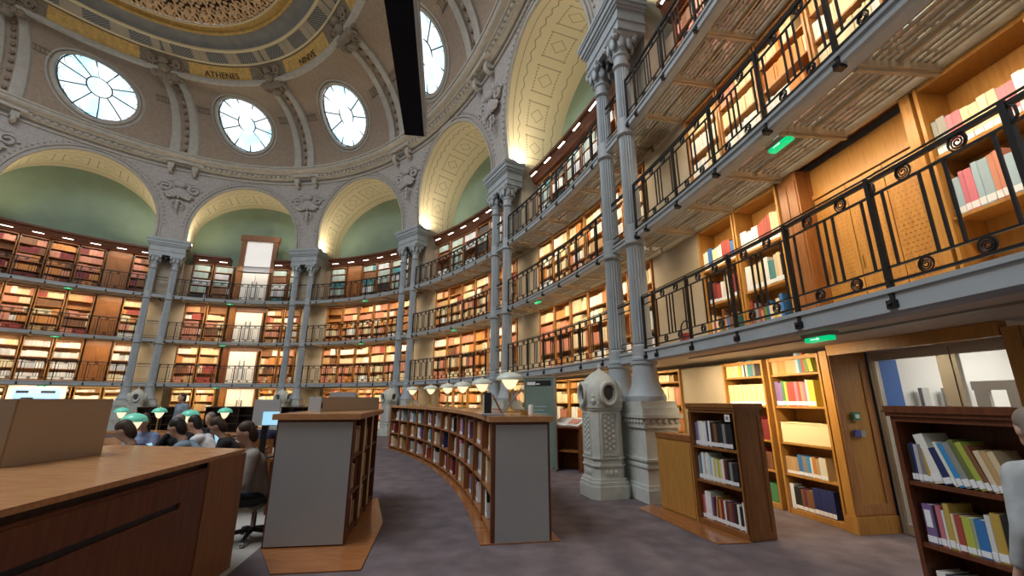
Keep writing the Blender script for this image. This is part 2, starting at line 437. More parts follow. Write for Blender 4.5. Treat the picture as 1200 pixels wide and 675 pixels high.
# pier walls (stone) behind each pair of columns
for k in range(6):
    m_ = M[k]
    mb = MB(); mb.cbox(m_ - .72, m_ + .72, .48, 2.24, 7.215, 10.36, 3)
    struct('wall_pier', mb, STONE_B)
    mb = MB()
    for z0, z1 in ((Z1, FB[1]), (Z2, FB[2])):
        mb.cbox(m_ - .42, m_ + 1.08, .955, 2.24, z0 + .005, z1 - .005, 3)
    struct('wall_pier_panel', mb, BEIGE)
    mb = MB(); mb.cbox(m_ - .42, m_ + 1.08, .955, 2.24, Z3 + .005, 9.3, 3); struct('wall_pier_panel', mb, bpy.data.materials.get('brown_pier_panel') or mat('brown_pier_panel', (.27, .20, .14), .7, noise=.06))
    mb = MB(); mb.sweep(m_ - .45, m_ + .75, [(1.42, 0), (1.75, 0), (1.75, 2.2), (1.42, 2.2)], 3)
    struct('wall_niche', mb, BEIGE)

# cornice ring round the whole oval
prof = [(.3, 15.02), (-.05, 15.02), (-.08, 15.08), (-.12, 15.1), (-.12, 15.2), (-.3, 15.24), (-.34, 15.3), (-.5, 15.34), (-.56, 15.40), (-.56, 15.50), (-.62, 15.52), (-.62, 15.6), (-.3, 15.66), (.3, 15.66)]
CN, CZ = -.93, -.45
mb = MB(); mb.sweep(0, PER, [(n + CN, z + CZ) for n, z in prof], 160, cap=False)
nd_ = 300
struct('trim_cornice', mb, STONE_C, 30)
mb = MB()
nb = int(47 / .3)
for i in range(nb):
    s = -38.5 + i * .3; X = Matrix.Translation(W(s, -.12 + CN, 15.12 + CZ)) @ Matrix.Rotation(ang(s), 4, 'Z')
    mb.box(-.07, .07, -.12, .02, -.03, .08, X)
struct('trim_dentils', mb, STONE_C)
# lower string course above the arches
mb = MB(); mb.sweep(-39, 7.6, [(-.07 + lean(14.4), 14.36), (.05 + lean(14.4), 14.34), (.05 + lean(14.4), 14.45), (-.07 + lean(14.4), 14.43)], 80)
struct('trim_string_course', mb, STONE_C, 30)

# ------------------------------------------------------------------ dome
NB2 = 9
M_ALL = M[:6] + [M[6] + i * (PER - 38.05 - 7.1) / NB2 for i in range(NB2)] + [PER - 38.05]
RX, RY, RA, RB = -.39, 1.72, 18.02, 11.26
ZB, ZR = 15.1, 18.9
def tpr(s): return tpar(s) - .066
def ringpt(t, off, z):
    X = RX + (RA - off) * math.cos(t); Y = RY + (RB - off) * math.sin(t)
    return Vector((CX + cph * X - sph * Y, CY + sph * X + cph * Y, z))
LARC = 4.9
def D(s, b, up=0.0):
    """point on the vault: s along the oval, b metres up the vault, raised by up towards the room"""
    f = b / LARC * PI / 2
    B0 = W(s, -1.2, 0); R0 = ringpt(tpr(s), 0, 0)
    q = 1 - math.cos(f)
    p = B0 + (R0 - B0) * q; p.z = ZB + (ZR - ZB) * math.sin(f)
    if up:
        d = (R0 - B0).normalized(); nrm = Vector((d.x * math.cos(f), d.y * math.cos(f), -math.sin(f)))
        p += nrm * up
    return p
NA = 48
OA, OB = 1.68, 1.46
OC = 2.28
for k in range(len(M_ALL) - 1):
    s0, s1 = M_ALL[k], M_ALL[k + 1]; c = (s0 + s1) / 2; hw = (s1 - s0) / 2
    vis = k <= 5
    OC, OAk = (1.95, 1.8) if k == 0 else (2.28, OA)
    c += {0: -.45, 1: -.12, 2: -.2}.get(k, 0); 
    mb = MB(); R = []; col = []
    angs = [2 * PI * i / NA for i in range(NA)]
    
    # make sure the four corners of the bay are hit
    for tgt in (math.atan2(LARC - OC, s1 - c), PI - math.atan2(LARC - OC, c - s0), PI + math.atan2(OC, c - s0), 2 * PI - math.atan2(OC, s1 - c)):
        j = min(range(NA), key=lambda i: abs(angs[i] - tgt)); angs[j] = tgt
    for i, th in enumerate(angs):
        e = (OAk * math.cos(th), OB * math.sin(th))
        hw2 = s1 - c if math.cos(th) > 0 else c - s0
        t_ = min(hw2 / max(1e-6, abs(math.cos(th))), ((LARC - OC) if math.sin(th) > 0 else OC) / max(1e-6, abs(math.sin(th))))
        o_ = (t_ * math.cos(th), t_ * math.sin(th))
        R.append([(e[0] + (o_[0] - e[0]) * q / 6, e[1] + (o_[1] - e[1]) * q / 6) for q in range(7)])
    vs = [D(c + a, OC + b) for r in R for a, b in r]; cs = [(a + 20, b + 20, 0) for r in R for a, b in r]
    fs = [(i * 7 + j, ((i + 1) % NA) * 7 + j, ((i + 1) % NA) * 7 + j + 1, i * 7 + j + 1) for i in range(NA) for j in range(6)]
    mb.add(vs, fs, cs); struct('ceiling_vault', mb, DOME_M, 60)
    # round window: frame ring, glazing bars, glass
    wn = 'window_%d' % (k + 1)
    def E(r, th, up): return D(c + OAk * r * math.cos(th), OC + OB * r * math.sin(th), up)
    win = link(wn, None); win['kind'] = 'structure'
    mb = MB()
    for (r0, r1, u0, u1) in ((1.0, 1.09, .10, .06), (1.14, 1.2, .08, .03)):
        R_ = []
        for i in range(NA + 1):
            th = 2 * PI * i / NA; R_.append([E(r0, th, -.12 if r0 == 1.0 else 0), E(r0, th, u0), E(r1, th, u1), E(r1, th, -.02)])
        mb.rings(R_, True, False)
    obj('window_frame', mb, STONE_C, win, 40)
    mb = MB(); ring = [E(1.0, 2 * PI * i / NA, -.1) for i in range(NA)]; mid = E(0, 0, -.1)
    mb.add(ring + [mid], [(i, (i + 1) % NA, NA) for i in range(NA)]); obj('window_glass', mb, OCGLASS, win)
    if vis:
        bars = MB(); rr = .034
        for i in range(10):
            th = 2 * PI * (i + .5) / 10; bars.tube([E(.31, th, -.07), E(.65, th, -.07), E(1.0, th, -.07)], rr, 5)
            pts = []
            for j in range(13):
                u_ = -PI / 2 + PI * j / 12; pts.append(E(.80 + .15 * math.cos(u_) - .0, th + PI / 10 + .22 * math.sin(u_), -.08))
            bars.tube(pts, .012, 4)
        bars.tube([E(.31, 2 * PI * i / 30, -.07) for i in range(31)], rr, 5)
        bars.tube([E(.97, 2 * PI * i / 48, -.07) for i in range(49)], rr, 5)
        obj('glazing_bars', bars, BLUEGREY, win)
# ribs: a pair above every pair of columns
for k in range(len(M_ALL) - 1):
    m_ = M_ALL[k]
    if k > 6: continue
    mb = MB()
    for d in (-.46, .46):
        R_ = []
        for i in range(15):
            b = .05 + (LARC - .35) * i / 14; wd = .25 - .07 * i / 14
            R_.append([D(m_ + d - wd, b, -.02), D(m_ + d - wd, b, .16), D(m_ + d - wd * .6, b, .22), D(m_ + d + wd * .6, b, .22), D(m_ + d + wd, b, .16), D(m_ + d + wd, b, -.02)])
        mb.rings(R_, True, True)
    struct('trim_dome_rib', mb, STONE_C, 30)
    mb = MB()
    for i in range(12):
        b = .3 + i * .38; mb.ball(D(m_, b, .05), (.1, .1, .1), 7, 5)
    struct('trim_rib_rosettes', mb, BROWNSTONE, True)
    mb = MB()   # console where the rib meets the ring
    for d in (-.55, .55):
        pts = [];
        for j in range(20):
            a = j / 19 * 3.6 * PI; r_ = .34 * (1 - j / 24); pts.append(D(m_ + d + r_ * math.cos(a) * (1 if d > 0 else -1), LARC - .35 + r_ * math.sin(a), .25))
        mb.tube(pts, .07, 6)
    for j in range(5): mb.ball(D(m_ + (j - 2) * .28, LARC - .05, .22), (.2, .2, .24), 8, 6)
    mb.ball(D(m_, LARC - .45, .3), (.26, .26, .3), 10, 7)
    tt = tpr(m_)
    for sd in (-1, 1):
        for (o0, r0, da) in ((.12, .34, .026), (.42, .26, .048), (.0, .2, .06)):
            pts = []
            for j in range(16):
                a = j / 15 * 3 * PI; r_ = r0 * (1 - j / 20)
                pts.append(ringpt(tt + sd * (da + r_ * math.cos(a) / 17), o0 + r_ * math.sin(a) * .8, 18.82 + (o0 + r_ * math.sin(a) * .8) * .75))
            mb.tube(pts, .075, 6)
    for (o0, r0) in ((-.1, .26), (.2, .3), (.5, .24)): mb.ball(ringpt(tt, o0, 18.75 + o0 * .8), (r0, r0, r0 * .8), 9, 7)
    struct('trim_rib_console', mb, BROWNSTONE, True)
    mb = MB()   # ladder shaped panels beside the windows
    if k < 6:
        for sd in (-1, 1):
            for (aa, bb) in ((-.14, .035), (.14, .035)):
                cc = m_ + sd * 1.08
                pts = [D(cc - .38, 2.6 + aa, .03), D(cc + .38, 2.6 + aa, .03)]; mb.tube(pts, .03, 4)
            for q in range(4): mb.tube([D(m_ + sd * 1.08 - .28 + q * .18, 2.5, .02), D(m_ + sd * 1.08 - .28 + q * .18, 2.7, .02)], .03, 4)
    if mb.v: struct('trim_vault_panel', mb, BROWNSTONE)
# horizontal band on the vault beside the mould
# lantern ring
NT = 180
def ringstrip(name, prof, m, smooth=35, pat=False, t0=0.0, t1=2 * PI, seg=NT):
    mb = MB(); vs = []; cs = []; np_ = len(prof)
    for i in range(seg + 1):
        t_ = t0 + (t1 - t0) * i / seg
        for (o_, z) in prof:
            vs.append(ringpt(t_, o_, z)); cs.append(((t_ - t0) * 14, o_ + z, 0))
    mb.add(vs, [(i * np_ + j, (i + 1) * np_ + j, (i + 1) * np_ + j + 1, i * np_ + j + 1) for i in range(seg) for j in range(np_ - 1)], cs if pat else None)
    return mb
def ringtube(off, z, r, sides=8):
    return MB().tube([ringpt(2 * PI * i / NT, off, z) for i in range(NT + 1)], r, sides, False)
struct('trim_ring_mould', ringtube(.02, 18.88, .17), STONE_C, True)
struct('trim_ring_gold', ringstrip('g', [(.05, 18.95), (.2, 19.02), (.62, 19.46), (.7, 19.5)], BROWNSTONE), BROWNSTONE)
struct('trim_ring_bead', ringtube(.70, 19.5, .06), GOLD_PALE, True)
struct('trim_ring_pierced', ringstrip('p', [(.72, 19.52), (1.42, 19.70)], PERF_M, pat=True), PERF_M)
mb = MB(); tP = [tpr(m_) for m_ in M_ALL]
for k in range(len(M_ALL) - 1):
    a, b = tP[k], tP[k + 1]
    if b > a: b -= 2 * PI
    for f in (-.045, .045, .3, .37, .63, .70):
        t_ = a + (b - a) * f; d = .016
        vs = [ringpt(t_ - d, .72, 19.49), ringpt(t_ + d, .72, 19.49), ringpt(t_ + d, 1.43, 19.67), ringpt(t_ - d, 1.43, 19.67)]
        mb.add(vs + [v + Vector((0, 0, .06)) for v in vs], [(0, 1, 2, 3), (0, 1, 5, 4), (1, 2, 6, 5), (2, 3, 7, 6), (3, 0, 4, 7)])
struct('trim_ring_piers', mb, STONE_B)
struct('trim_ring_bead_inner', ringtube(1.44, 19.70, .085), GOLD_PALE, True)
struct('trim_ring_cove', ringstrip('c', [(1.46, 19.72), (1.6, 19.9), (1.8, 20.02), (2.05, 20.06), (2.2, 20.06)], COVE), COVE, 60)
struct('trim_ring_gold_inner', ringtube(2.25, 20.04, .09), GOLD, True)
struct('trim_ring_cove_inner', ringstrip('c2', [(2.25, 20.06), (2.45, 20.2), (2.66, 20.12)], GOLD), GOLD, 60)
struct('trim_ring_gold_edge', ringtube(2.67, 20.12, .06), GOLD_PALE, True)
mb = MB(); NG = 120; NR_ = 10; vs = []; cs = []
for j in range(NR_ + 1):
    o_ = 2.67 + (RB - 2.7) * j / NR_
    for i in range(NG):
        p = ringpt(2 * PI * i / NG, o_, 20.22); vs.append(p); cs.append((p.x + 40, p.y + 40, 0))
mb.add(vs, [(j * NG + i, j * NG + (i + 1) % NG, (j + 1) * NG + (i + 1) % NG, (j + 1) * NG + i) for j in range(NR_) for i in range(NG)], cs)
struct('ceiling_lantern', mb, mat('dark_lantern_void', (.05, .03, .02), .8))
# openwork scrolls of the lantern grille
mb = MB()
for i in range(66):
    t_ = 2 * PI * i / 66
    if not (-1.1 < (t_ if t_ < PI else t_ - 2 * PI) < 1.1): continue
    wdt = 2 * PI / 66
    for (o_, sc_, sg) in ((2.95, .30, 1), (3.5, .30, -1), (4.05, .28, 1), (4.6, .28, -1)):
        for sd in (-1, 1):
            pts = []
            for j in range(13):
                a = j / 12 * 2.6 * PI; r_ = sc_ * (1 - j / 15)
                pts.append(ringpt(t_ + sd * (wdt * .26) + wdt * .8 * r_ * math.cos(a) * sd, o_ + r_ * math.sin(a) * sg, 20.16))
            mb.tube(pts, [.07 - .03 * j / 12 for j in range(13)], 5)
    mb.tube([ringpt(t_, 2.7, 20.16), ringpt(t_ + .01, 3.2, 20.14), ringpt(t_ - .01, 3.8, 20.16), ringpt(t_, 5, 20.16)], .05, 5)
    for o_ in (2.78, 3.22, 3.78, 4.3): mb.ball(ringpt(t_ + wdt / 2, o_, 20.15), (.12, .12, .05), 6, 4)
struct('trim_lantern_grille', mb, mat('gilded_brown_grille', (.78, .52, .30), .6, noise=.15), True)

# gilded name plates on the ring
def text_mesh(s, size, name, extrude=.012):
    cu = bpy.data.curves.new(name, 'FONT'); cu.body = s; cu.size = size; cu.extrude = extrude; cu.align_x = 'CENTER'; cu.align_y = 'CENTER'
    o = bpy.data.objects.new(name, cu); C.objects.link(o)
    me = bpy.data.meshes.new_from_object(o.evaluated_get(bpy.context.evaluated_depsgraph_get())); me.name = name
    bpy.data.objects.remove(o); return me
INK = mat('dark_brown_lettering', (.05, .025, .012), .6)
for k, txt in ((0, None), (1, 'ATHENES'), (2, 'NINIVE'), (3, None)):
    a, b = tP[k], tP[k + 1]
    if b > a: b -= 2 * PI
    tm = a + (b - a) * .5; hw = abs(b - a) * .30
    names = ['illegible lettering above the leftmost round window', 'ATHENES between two dark scrolls', 'NINIVE between two dark scrolls', 'no readable lettering behind the hanging beam']
    pl = thing('gilded_name_plate', 'gilded name plate on the dome ring with ' + names[k], 'plaque', ringpt(tm, .4, 19.2))
    off = pl.location
    mb = MB(); R_ = []
    for i in range(13):
        t_ = tm - hw + 2 * hw * i / 12
        R_.append([ringpt(t_, .04, 18.86) - off, ringpt(t_, .54, 19.33) - off, ringpt(t_, .62, 19.40) - off, ringpt(t_, .12, 18.96) - off])
    mb.rings(R_, True, True); obj('plate', mb, GOLD, pl, 40)
    for sd in (-1, 1):
        mb = MB(); pts = []
        for j in range(16):
            aa = j / 15 * 3 * PI; r_ = .26 * (1 - j / 20)
            t_ = tm + sd * (hw + .035) + r_ * math.cos(aa) * sd * .05; u_ = .5 + r_ * math.sin(aa) / .68
            pts.append(ringpt(t_, .04 + .5 * u_, 18.86 + .47 * u_) - off)
        mb.tube(pts, .05, 6); obj('scroll', mb, BROWNSTONE, pl, True)
    if txt:
        me = text_mesh(txt, .42, 'lettering'); me.materials.append(INK)
        p0 = ringpt(tm, .04, 18.86); p1 = ringpt(tm, .54, 19.33)
        yv = (p1 - p0).normalized(); xv = (ringpt(tm - .01, .3, 19) - ringpt(tm + .01, .3, 19)).normalized()
        zv = xv.cross(yv)
        if zv.z > 0: xv = -xv; zv = -zv
        for v in me.vertices:
            t_ = tm + v.co.x * xv.dot((ringpt(tm + .01, .3, 19) - ringpt(tm, .3, 19)).normalized()) / (ringpt(tm + .01, .3, 19) - ringpt(tm, .3, 19)).length * .01
            u_ = .5 + v.co.y / .69
            v.co = ringpt(t_, .04 + .5 * u_, 18.86 + .47 * u_) + zv * (.012 + v.co.z) - off
        link('lettering', me, pl)

# daylight from the crown of the lantern
area_light('lantern_skylight', (-11.9, 2.2, 19.95), (0, 0, -1), 9, 15, P_LANTERN, (.92, .96, 1.0))
#@@COLUMNS
# ------------------------------------------------------------------ columns, pedestals, impost blocks, vents
def build_column(label, loc, rot):
    t = thing('cast_iron_column', label, 'column', loc, rot, None)
    mb = MB(); mb.lathe([(.33, 1.575), (.34, 1.60), (.34, 1.66), (.31, 1.70), (.30, 1.73), (.27, 1.79), (.235, 1.93), (.215, 2.15), (.21, 2.2), (.235, 2.22), (.235, 2.27)], 32)
    obj('base', mb, IRON, t, True)
    def seg(z0, z1, r0, r1): return [(r0, z0), (r0, z0 + .005)] and [(r0, z0), (r1, z1)]
    mb = MB()
    for (z0, z1, r0, r1) in ((2.56, 4.50, .178, .170), (4.90, 6.92, .168, .160), (7.32, 8.62, .158, .150)):
        mb.lathe([(r0 - .03, z0), (r0, z0 + .04), (r1, z1 - .04), (r1 - .03, z1)], 40, flute=1, fl=.022)
    obj('shaft', mb, IRON, t, 20)
    for (z0, z1, r) in ((2.27, 2.57, .188), (4.50, 4.92, .184), (6.92, 7.34, .172)):
        mb = MB(); mb.lathe([(r, z0), (r + .03, z0 + .02), (r + .03, z0 + .06), (r + .005, z0 + .08), (r + .005, z1 - .03), (r - .02, z1)], 28)
        obj('collar', mb, IRON, t, True)
    mb = MB(); mb.lathe([(.145, 8.60), (.185, 8.63), (.185, 8.68), (.155, 8.70), (.155, 8.86), (.19, 8.9), (.19, 8.94), (.165, 8.97), (.17, 9.05), (.24, 9.22), (.3, 9.3)], 28)
    mb.box(-.28, .28, -.28, .28, 9.3, 9.395)
    for q in range(8):
        a = PI / 4 * q + PI / 8; r_ = .25
        X = Matrix.Translation((r_ * math.cos(a), r_ * math.sin(a), 9.13)) @ Matrix.Rotation(a, 4, 'Z')
        mb.ball((0, 0, 0), (.05, .075, .15), 8, 6, X)
    for q in range(4):
        a = PI / 2 * q + PI / 4; mb.ball((.31 * math.cos(a), .31 * math.sin(a), 9.26), .075, 8, 6)
    obj('capital', mb, IRON, t, True)
    return t
col0 = None
PAIRN = ['out at the far left', 'between first and second arches', 'between second and third arches', 'between third and fourth arches', 'between fourth and fifth arches', 'nearest the camera']
blk0 = ped0 = vent0 = cart0 = None
def block_parts(t):
    mb = MB()
    for (h, n0, n1, z0, z1) in ((.80, -.20, .46, 9.40, 9.62), (.83, -.23, .46, 9.62, 9.68), (.80, -.20, .46, 9.68, 9.92), (.84, -.24, .47, 9.92, 9.98)):
        mb.box(-h, h, n0, n1, z0, z1)
    obj('frieze', mb, IRON, t)
    mb = MB()
    for (h, n0, n1, z0, z1) in ((.88, -.28, .48, 9.98, 10.06), (.92, -.32, .49, 10.06, 10.20), (.95, -.36, .50, 10.20, 10.26), (.97, -.38, .50, 10.26, 10.345)):
        mb.box(-h, h, n0, n1, z0, z1)
    obj('cornice_moulding', mb, IRON, t)
    mb = MB()   # pendant ornament between the two capitals
    mb.ball((0, -.02, 9.25), (.13, .1, .16), 10, 8); mb.ball((0, -.05, 9.08), (.06, .06, .12), 8, 6)
    for sd in (-1, 1):
        mb.tube([(sd * .02, -.06, 9.3), (sd * .16, -.08, 9.36), (sd * .2, -.08, 9.24), (sd * .12, -.08, 9.2)], .035, 6)
    obj('pendant', mb, BLACK, t, True)
for k in range(6):
    m_ = M[k]
    for d, side in ((-.47, 'left'), (.47, 'right')):
        lab = '%s blue-grey fluted column %s' % (side, PAIRN[k])
        if col0 is None: col0 = build_column(lab, W(m_ + d, 0, 0), ang(m_ + d))
        else: dup(col0, W(m_ + d, 0, 0), ang(m_ + d), lab)
    lab = 'blue-grey moulded impost block over the column pair %s' % PAIRN[k]
    if blk0 is None:
        blk0 = thing('impost_block', lab, 'impost block', W(m_, 0, 0), ang(m_)); block_parts(blk0)
    else: dup(blk0, W(m_, 0, 0), ang(m_), lab)
    lab = 'pale grey moulded pedestal under the column pair %s' % PAIRN[k]
    if ped0 is None:
        ped0 = thing('column_pedestal', lab, 'pedestal', W(m_, 0, 0), ang(m_))
        mb = MB()
        for (h, w_, z0, z1) in ((.92, .365, .002, .20), (.90, .35, .20, .26), (.875, .325, .26, .52), (.895, .345, .52, .56), (.87, .32, .56, .62), (.895, .345, .62, .66), (.86, .31, .66, 1.14)):
            mb.box(-h, h, -w_, w_, z0, z1)
        obj('die', mb, IRON_PALE, ped0)
        mb = MB(); mb.box(-.89, .89, -.345, .345, 1.14, 1.19); mb.box(-.88, .88, -.335, .335, 1.19, 1.30); mb.box(-.93, .93, -.38, .38, 1.30, 1.36)
        for i in range(17):
            mb.ball((-.82 + i * .1025, -.345, 1.245), (.045, .025, .045), 8, 5)
        for i in range(6):
            for sd in (-1, 1): mb.ball((sd * .89, -.28 + i * .112, 1.245), (.025, .045, .045), 8, 5)
        obj('frieze', mb, IRON_PALE, ped0)
        mb = MB(); 
        for c_ in (-.47, .47):
            mb.box(c_ - .41, c_ + .41, -.35, .35, 1.36, 1.47); mb.box(c_ - .36, c_ + .36, -.34, .34, 1.47, 1.572)
        obj('plinth', mb, IRON_PALE, ped0)
    else: dup(ped0, W(m_, 0, 0), ang(m_), lab)
    if k in (1, 2, 3, 5):
        lab = 'pale grey domed vent with round openings, columns %s' % PAIRN[k]
        if vent0 is None:
            vent0 = thing('heating_vent', lab, 'heating vent', W(m_ + .12, -.735, 0), ang(m_)); vent0.scale = (.78, .78, 1)
            def oct_(h, c): return [(h, -h + c), (h, h - c), (h - c, h), (-h + c, h), (-h, h - c), (-h, -h + c), (-h + c, -h), (h - c, -h)]
            mb = MB()
            for (h, c, z0, z1) in ((.46, .14, .002, .20), (.44, .135, .20, .26), (.41, .13, .26, .31)): mb.hexa(oct_(h, c), z0, z1)
            obj('base', mb, IRON_PALE, vent0)
            mb = MB(); mb.hexa(oct_(.37, .12), .31, 1.48)
            for (h, c, z0, z1) in ((.39, .12, .50, .53), (.39, .12, .62, .65), (.39, .12, 1.42, 1.46), (.41, .13, 1.46, 1.52)): mb.hexa(oct_(h, c), z0, z1)
            obj('body', mb, IRON_PALE, vent0)
            for q in range(4):
                X = Matrix.Rotation(q * PI / 2, 4, 'Z') @ Matrix.Translation((0, -.37, 0)); mb = MB()
                # raised arched panel with leaf ornament
                for sd in (-1, 1): mb.box(sd * .19 - .015, sd * .19 + .015, -.02, .0, .68, 1.30, X)
                mb.box(-.2, .2, -.02, 0, .67, .70, X); mb.box(-.16, .16, -.02, 0, 1.36, 1.39, X)
                for sd in (-1, 1): mb.tube([X @ Vector((sd * .19, -.01, 1.30)), X @ Vector((sd * .18, -.01, 1.35)), X @ Vector((sd * .15, -.01, 1.38))], .015, 5)
                for r_ in range(7):
                    for c_ in (-1, 0, 1): mb.ball((c_ * .09, -.006, .77 + r_ * .085 + (.04 if c_ else 0)), (.04, .02, .035), 7, 5, X)
                for c_ in (-1, 0, 1): mb.ball((c_ * .11, -.006, .40 + .0), (.05, .022, .05), 7, 5, X)
                obj('ornament_panel', mb, IRON_PALE, vent0, True)
            mb = MB(); prof_ = [(.41, 1.52), (.43, 1.62), (.42, 1.74), (.37, 1.87), (.28, 1.98), (.16, 2.07), (.05, 2.12)]
            R_ = []
            for (h, z) in prof_: R_.append([Vector((a, b, z)) for a, b in oct_(h, h * .42)])
            mb.rings(R_, True, True); obj('hood', mb, IRON_PALE, vent0, 40)
            mb = MB(); mb.lathe([(.05, 2.10), (.06, 2.12), (.03, 2.15), (.045, 2.18), (.02, 2.22), (.004, 2.25)], 12); obj('finial', mb, IRON_PALE, vent0, True)
            for q in range(4):
                X = Matrix.Rotation(q * PI / 2, 4, 'Z') @ Matrix.Translation((0, -.43, 1.70)) @ Matrix.Rotation(PI / 2, 4, 'X')
                mb = MB(); mb.lathe([(.15, 0.12), (.15, 0.03), (.135, .0), (.20, -.12 + .12), (.21, .02), (.21, -.10), (.185, -.10)], 4) if False else None
                R_ = []
                for (r_, z) in ((.215, -.14), (.22, .03), (.205, .06), (.18, .065), (.15, .04), (.15, -.05)):
                    R_.append([X @ Vector((r_ * math.cos(2 * PI * j / 28), r_ * math.sin(2 * PI * j / 28), z)) for j in range(28)])
                mb.rings(R_, True, False); o = obj('round_rim', mb, IRON_PALE, vent0, True)
                mb = MB(); mb.lathe([(.15, -.03), (.10, .0), (.0, .02)], 24, X=X); obj('mesh_disc', mb, mat('dark_vent_mesh', (.06, .06, .06), .6) if q == 0 else bpy.data.materials['dark_vent_mesh'], o, True)
            for q in range(4):
                a = PI / 4 + q * PI / 2; mb = MB(); r_ = .50
                mb.lathe([(.02, 1.50), (.055, 1.54), (.06, 1.58), (.03, 1.62), (.04, 1.66), (.01, 1.72)], 10, r_ * .93 * math.cos(a), r_ * .93 * math.sin(a))
                obj('urn_finial', mb, IRON_PALE, vent0, True)
        else: dup(vent0, W(m_ + .12, -.735, 0), ang(m_), lab)
    # stucco shell cartouche on the spandrel
    if k >= 1 or True:
        lab = 'stucco shell cartouche with scrolls above the columns %s' % PAIRN[k]
        if cart0 is None:
            cart0 = thing('stucco_cartouche', lab, 'wall ornament', W(m_, lean(13.5) + .02, 13.35), ang(m_)); cart0.scale = (1.45, 1.2, 1.25)
            mb = MB()
            for i in range(7):
                a = -PI / 2 + (i - 3) * .3; X = Matrix.Rotation(a + PI / 2, 4, 'Y')
                mb.ball((0, -.05, -.18), (.085, .09, .34), 8, 6, X)
            mb.ball((0, -.1, .18), (.2, .14, .18), 10, 8)
            obj('shell', mb, STONE, cart0, True)
            for sd in (-1, 1):
                mb = MB()
                for (cx_, cz_, r0) in ((.46, .0, .24), (.36, .42, .2), (.3, -.36, .14)):
                    pts = []
                    for j in range(18):
                        a = j / 17 * 3 * PI; r_ = r0 * (1 - j / 22); pts.append((sd * (cx_ + r_ * math.cos(a)), -.06, cz_ + r_ * math.sin(a)))
                    mb.tube(pts, .055, 6)
                obj('scroll', mb, STONE, cart0, True)
            mb = MB(); 
            for i in range(4): mb.ball((0, -.02, -.62 - i * .13), (.07 - .01 * i, .05, .08), 8, 6)
            for sd in (-1, 1): mb.tube([(0, -.03, -.55), (sd * .16, -.03, -.62), (sd * .2, -.03, -.78), (sd * .1, -.03, -.86)], .03, 5)
            obj('pendant_drop', mb, STONE, cart0, True)
            mb = MB()
            for sd in (-1, 1):
                mb.box(sd * .38 - .1, sd * .38 + .1, -.50, 0, .80, 1.05); mb.tube([(sd * .38, -.46, .85), (sd * .38, -.44, .72), (sd * .38, -.3, .66), (sd * .38, -.2, .74)], .075, 8)
            mb.box(-.62, .62, -.62, 0, 1.05, 1.16)
            obj('console', mb, STONE_C, cart0)
        else: dup(cart0, W(m_, lean(13.5) + .02, 13.35), ang(m_), lab)
        # uplights at the springing of the arches
        for d in (-1, 1):
            s = m_ + d * (HALF + .30)
            tgt = W(m_ + d * (HALF + .1), .75, 12.4); p = W(s, .18, 10.30)
            if (k == 0 and d < 0): continue
            area_light('arch_uplight', p, tgt - p, .2, .2, P_UPLIGHT, (1, .84, .55), 2.6)
#@@GALLERIES
# ------------------------------------------------------------------ galleries and railings
# shared railing meshes (one metre panel, x along, z up from the gallery floor)
def spiral(mb, cx, cz, r0, y=0.0, turns=2.0, rad=.007, sgn=1, n=22):
    pts = []
    for j in range(n):
        a = j / (n - 1) * turns * 2 * PI; r_ = r0 * (1 - .8 * j / (n - 1)); pts.append((cx + sgn * r_ * math.cos(a), y, cz + r_ * math.sin(a)))
    mb.tube(pts, rad, 4)
def ironmesh(near):
    n_ = 26 if near else 11
    mb = MB()
    sp = []
    for (x, sg) in ((.30, 1), (.70, -1)):
        for (z_, r_) in ((.875, .058), (.11, .052)):
            q = MB(); spiral(q, x, z_, r_, 0, 2.5, .007, sg, n_); q.tube([(x + (r_ + .003) * math.cos(a * PI / 8), 0, z_ + (r_ + .003) * math.sin(a * PI / 8)) for a in range(17)], .007, 4); sp.append(q)
    bl = []
    for x in ([.10, .41, .5, .59, .90]):
        b = MB(); b.box(x - .009, x + .009, -.009, .009, .17, .81); bl.append(b)
    return sp, bl
post_mb = MB(); post_mb.box(-.02, .02, -.02, .02, -.06, .965)
post_mb.tube([(0, 0, -.04), (0, -.01, -.1), (0, -.05, -.13), (0, -.0, -.15)], .02, 6); post_mb.box(-.035, .035, -.04, .045, -.17, -.10)
post_mb.tube([(.02, 0, .80), (.05, 0, .84), (.05, 0, .9), (.02, 0, .93)], .01, 5)
POST_ME = post_mb.mesh('post', BLACK)
sp, bl = ironmesh(True); SCROLL_ME = [q.mesh('scroll', BLACK, True) for q in sp]; BAL_ME = [b.mesh('baluster', BLACK) for b in bl]
sp, bl = ironmesh(False)
allb = MB()
for b in bl: allb.add(b.v, b.f)
[allb.add(q.v, q.f) for q in sp]; PANEL_ME = allb.mesh('ironwork_panel', BLACK)
RAILS = (('bottom_rail', .05, .022, .012), ('lower_rail', .17, .016, .010), ('upper_rail', .81, .018, .011), ('handrail', .94, .032, .02), ('guard_rod', .985, .012, .008))
def rails(rl, s0, s1, zf, off, seg):
    for (nm, z, h, t_) in RAILS:
        mb = MB(); mb.sweep(s0, s1, [(-.05 - t_, zf + z - h / 2), (-.05 + t_, zf + z - h / 2), (-.05 + t_, zf + z + h / 2), (-.05 - t_, zf + z + h / 2)], seg, off); obj(nm, mb, BLACK, rl)
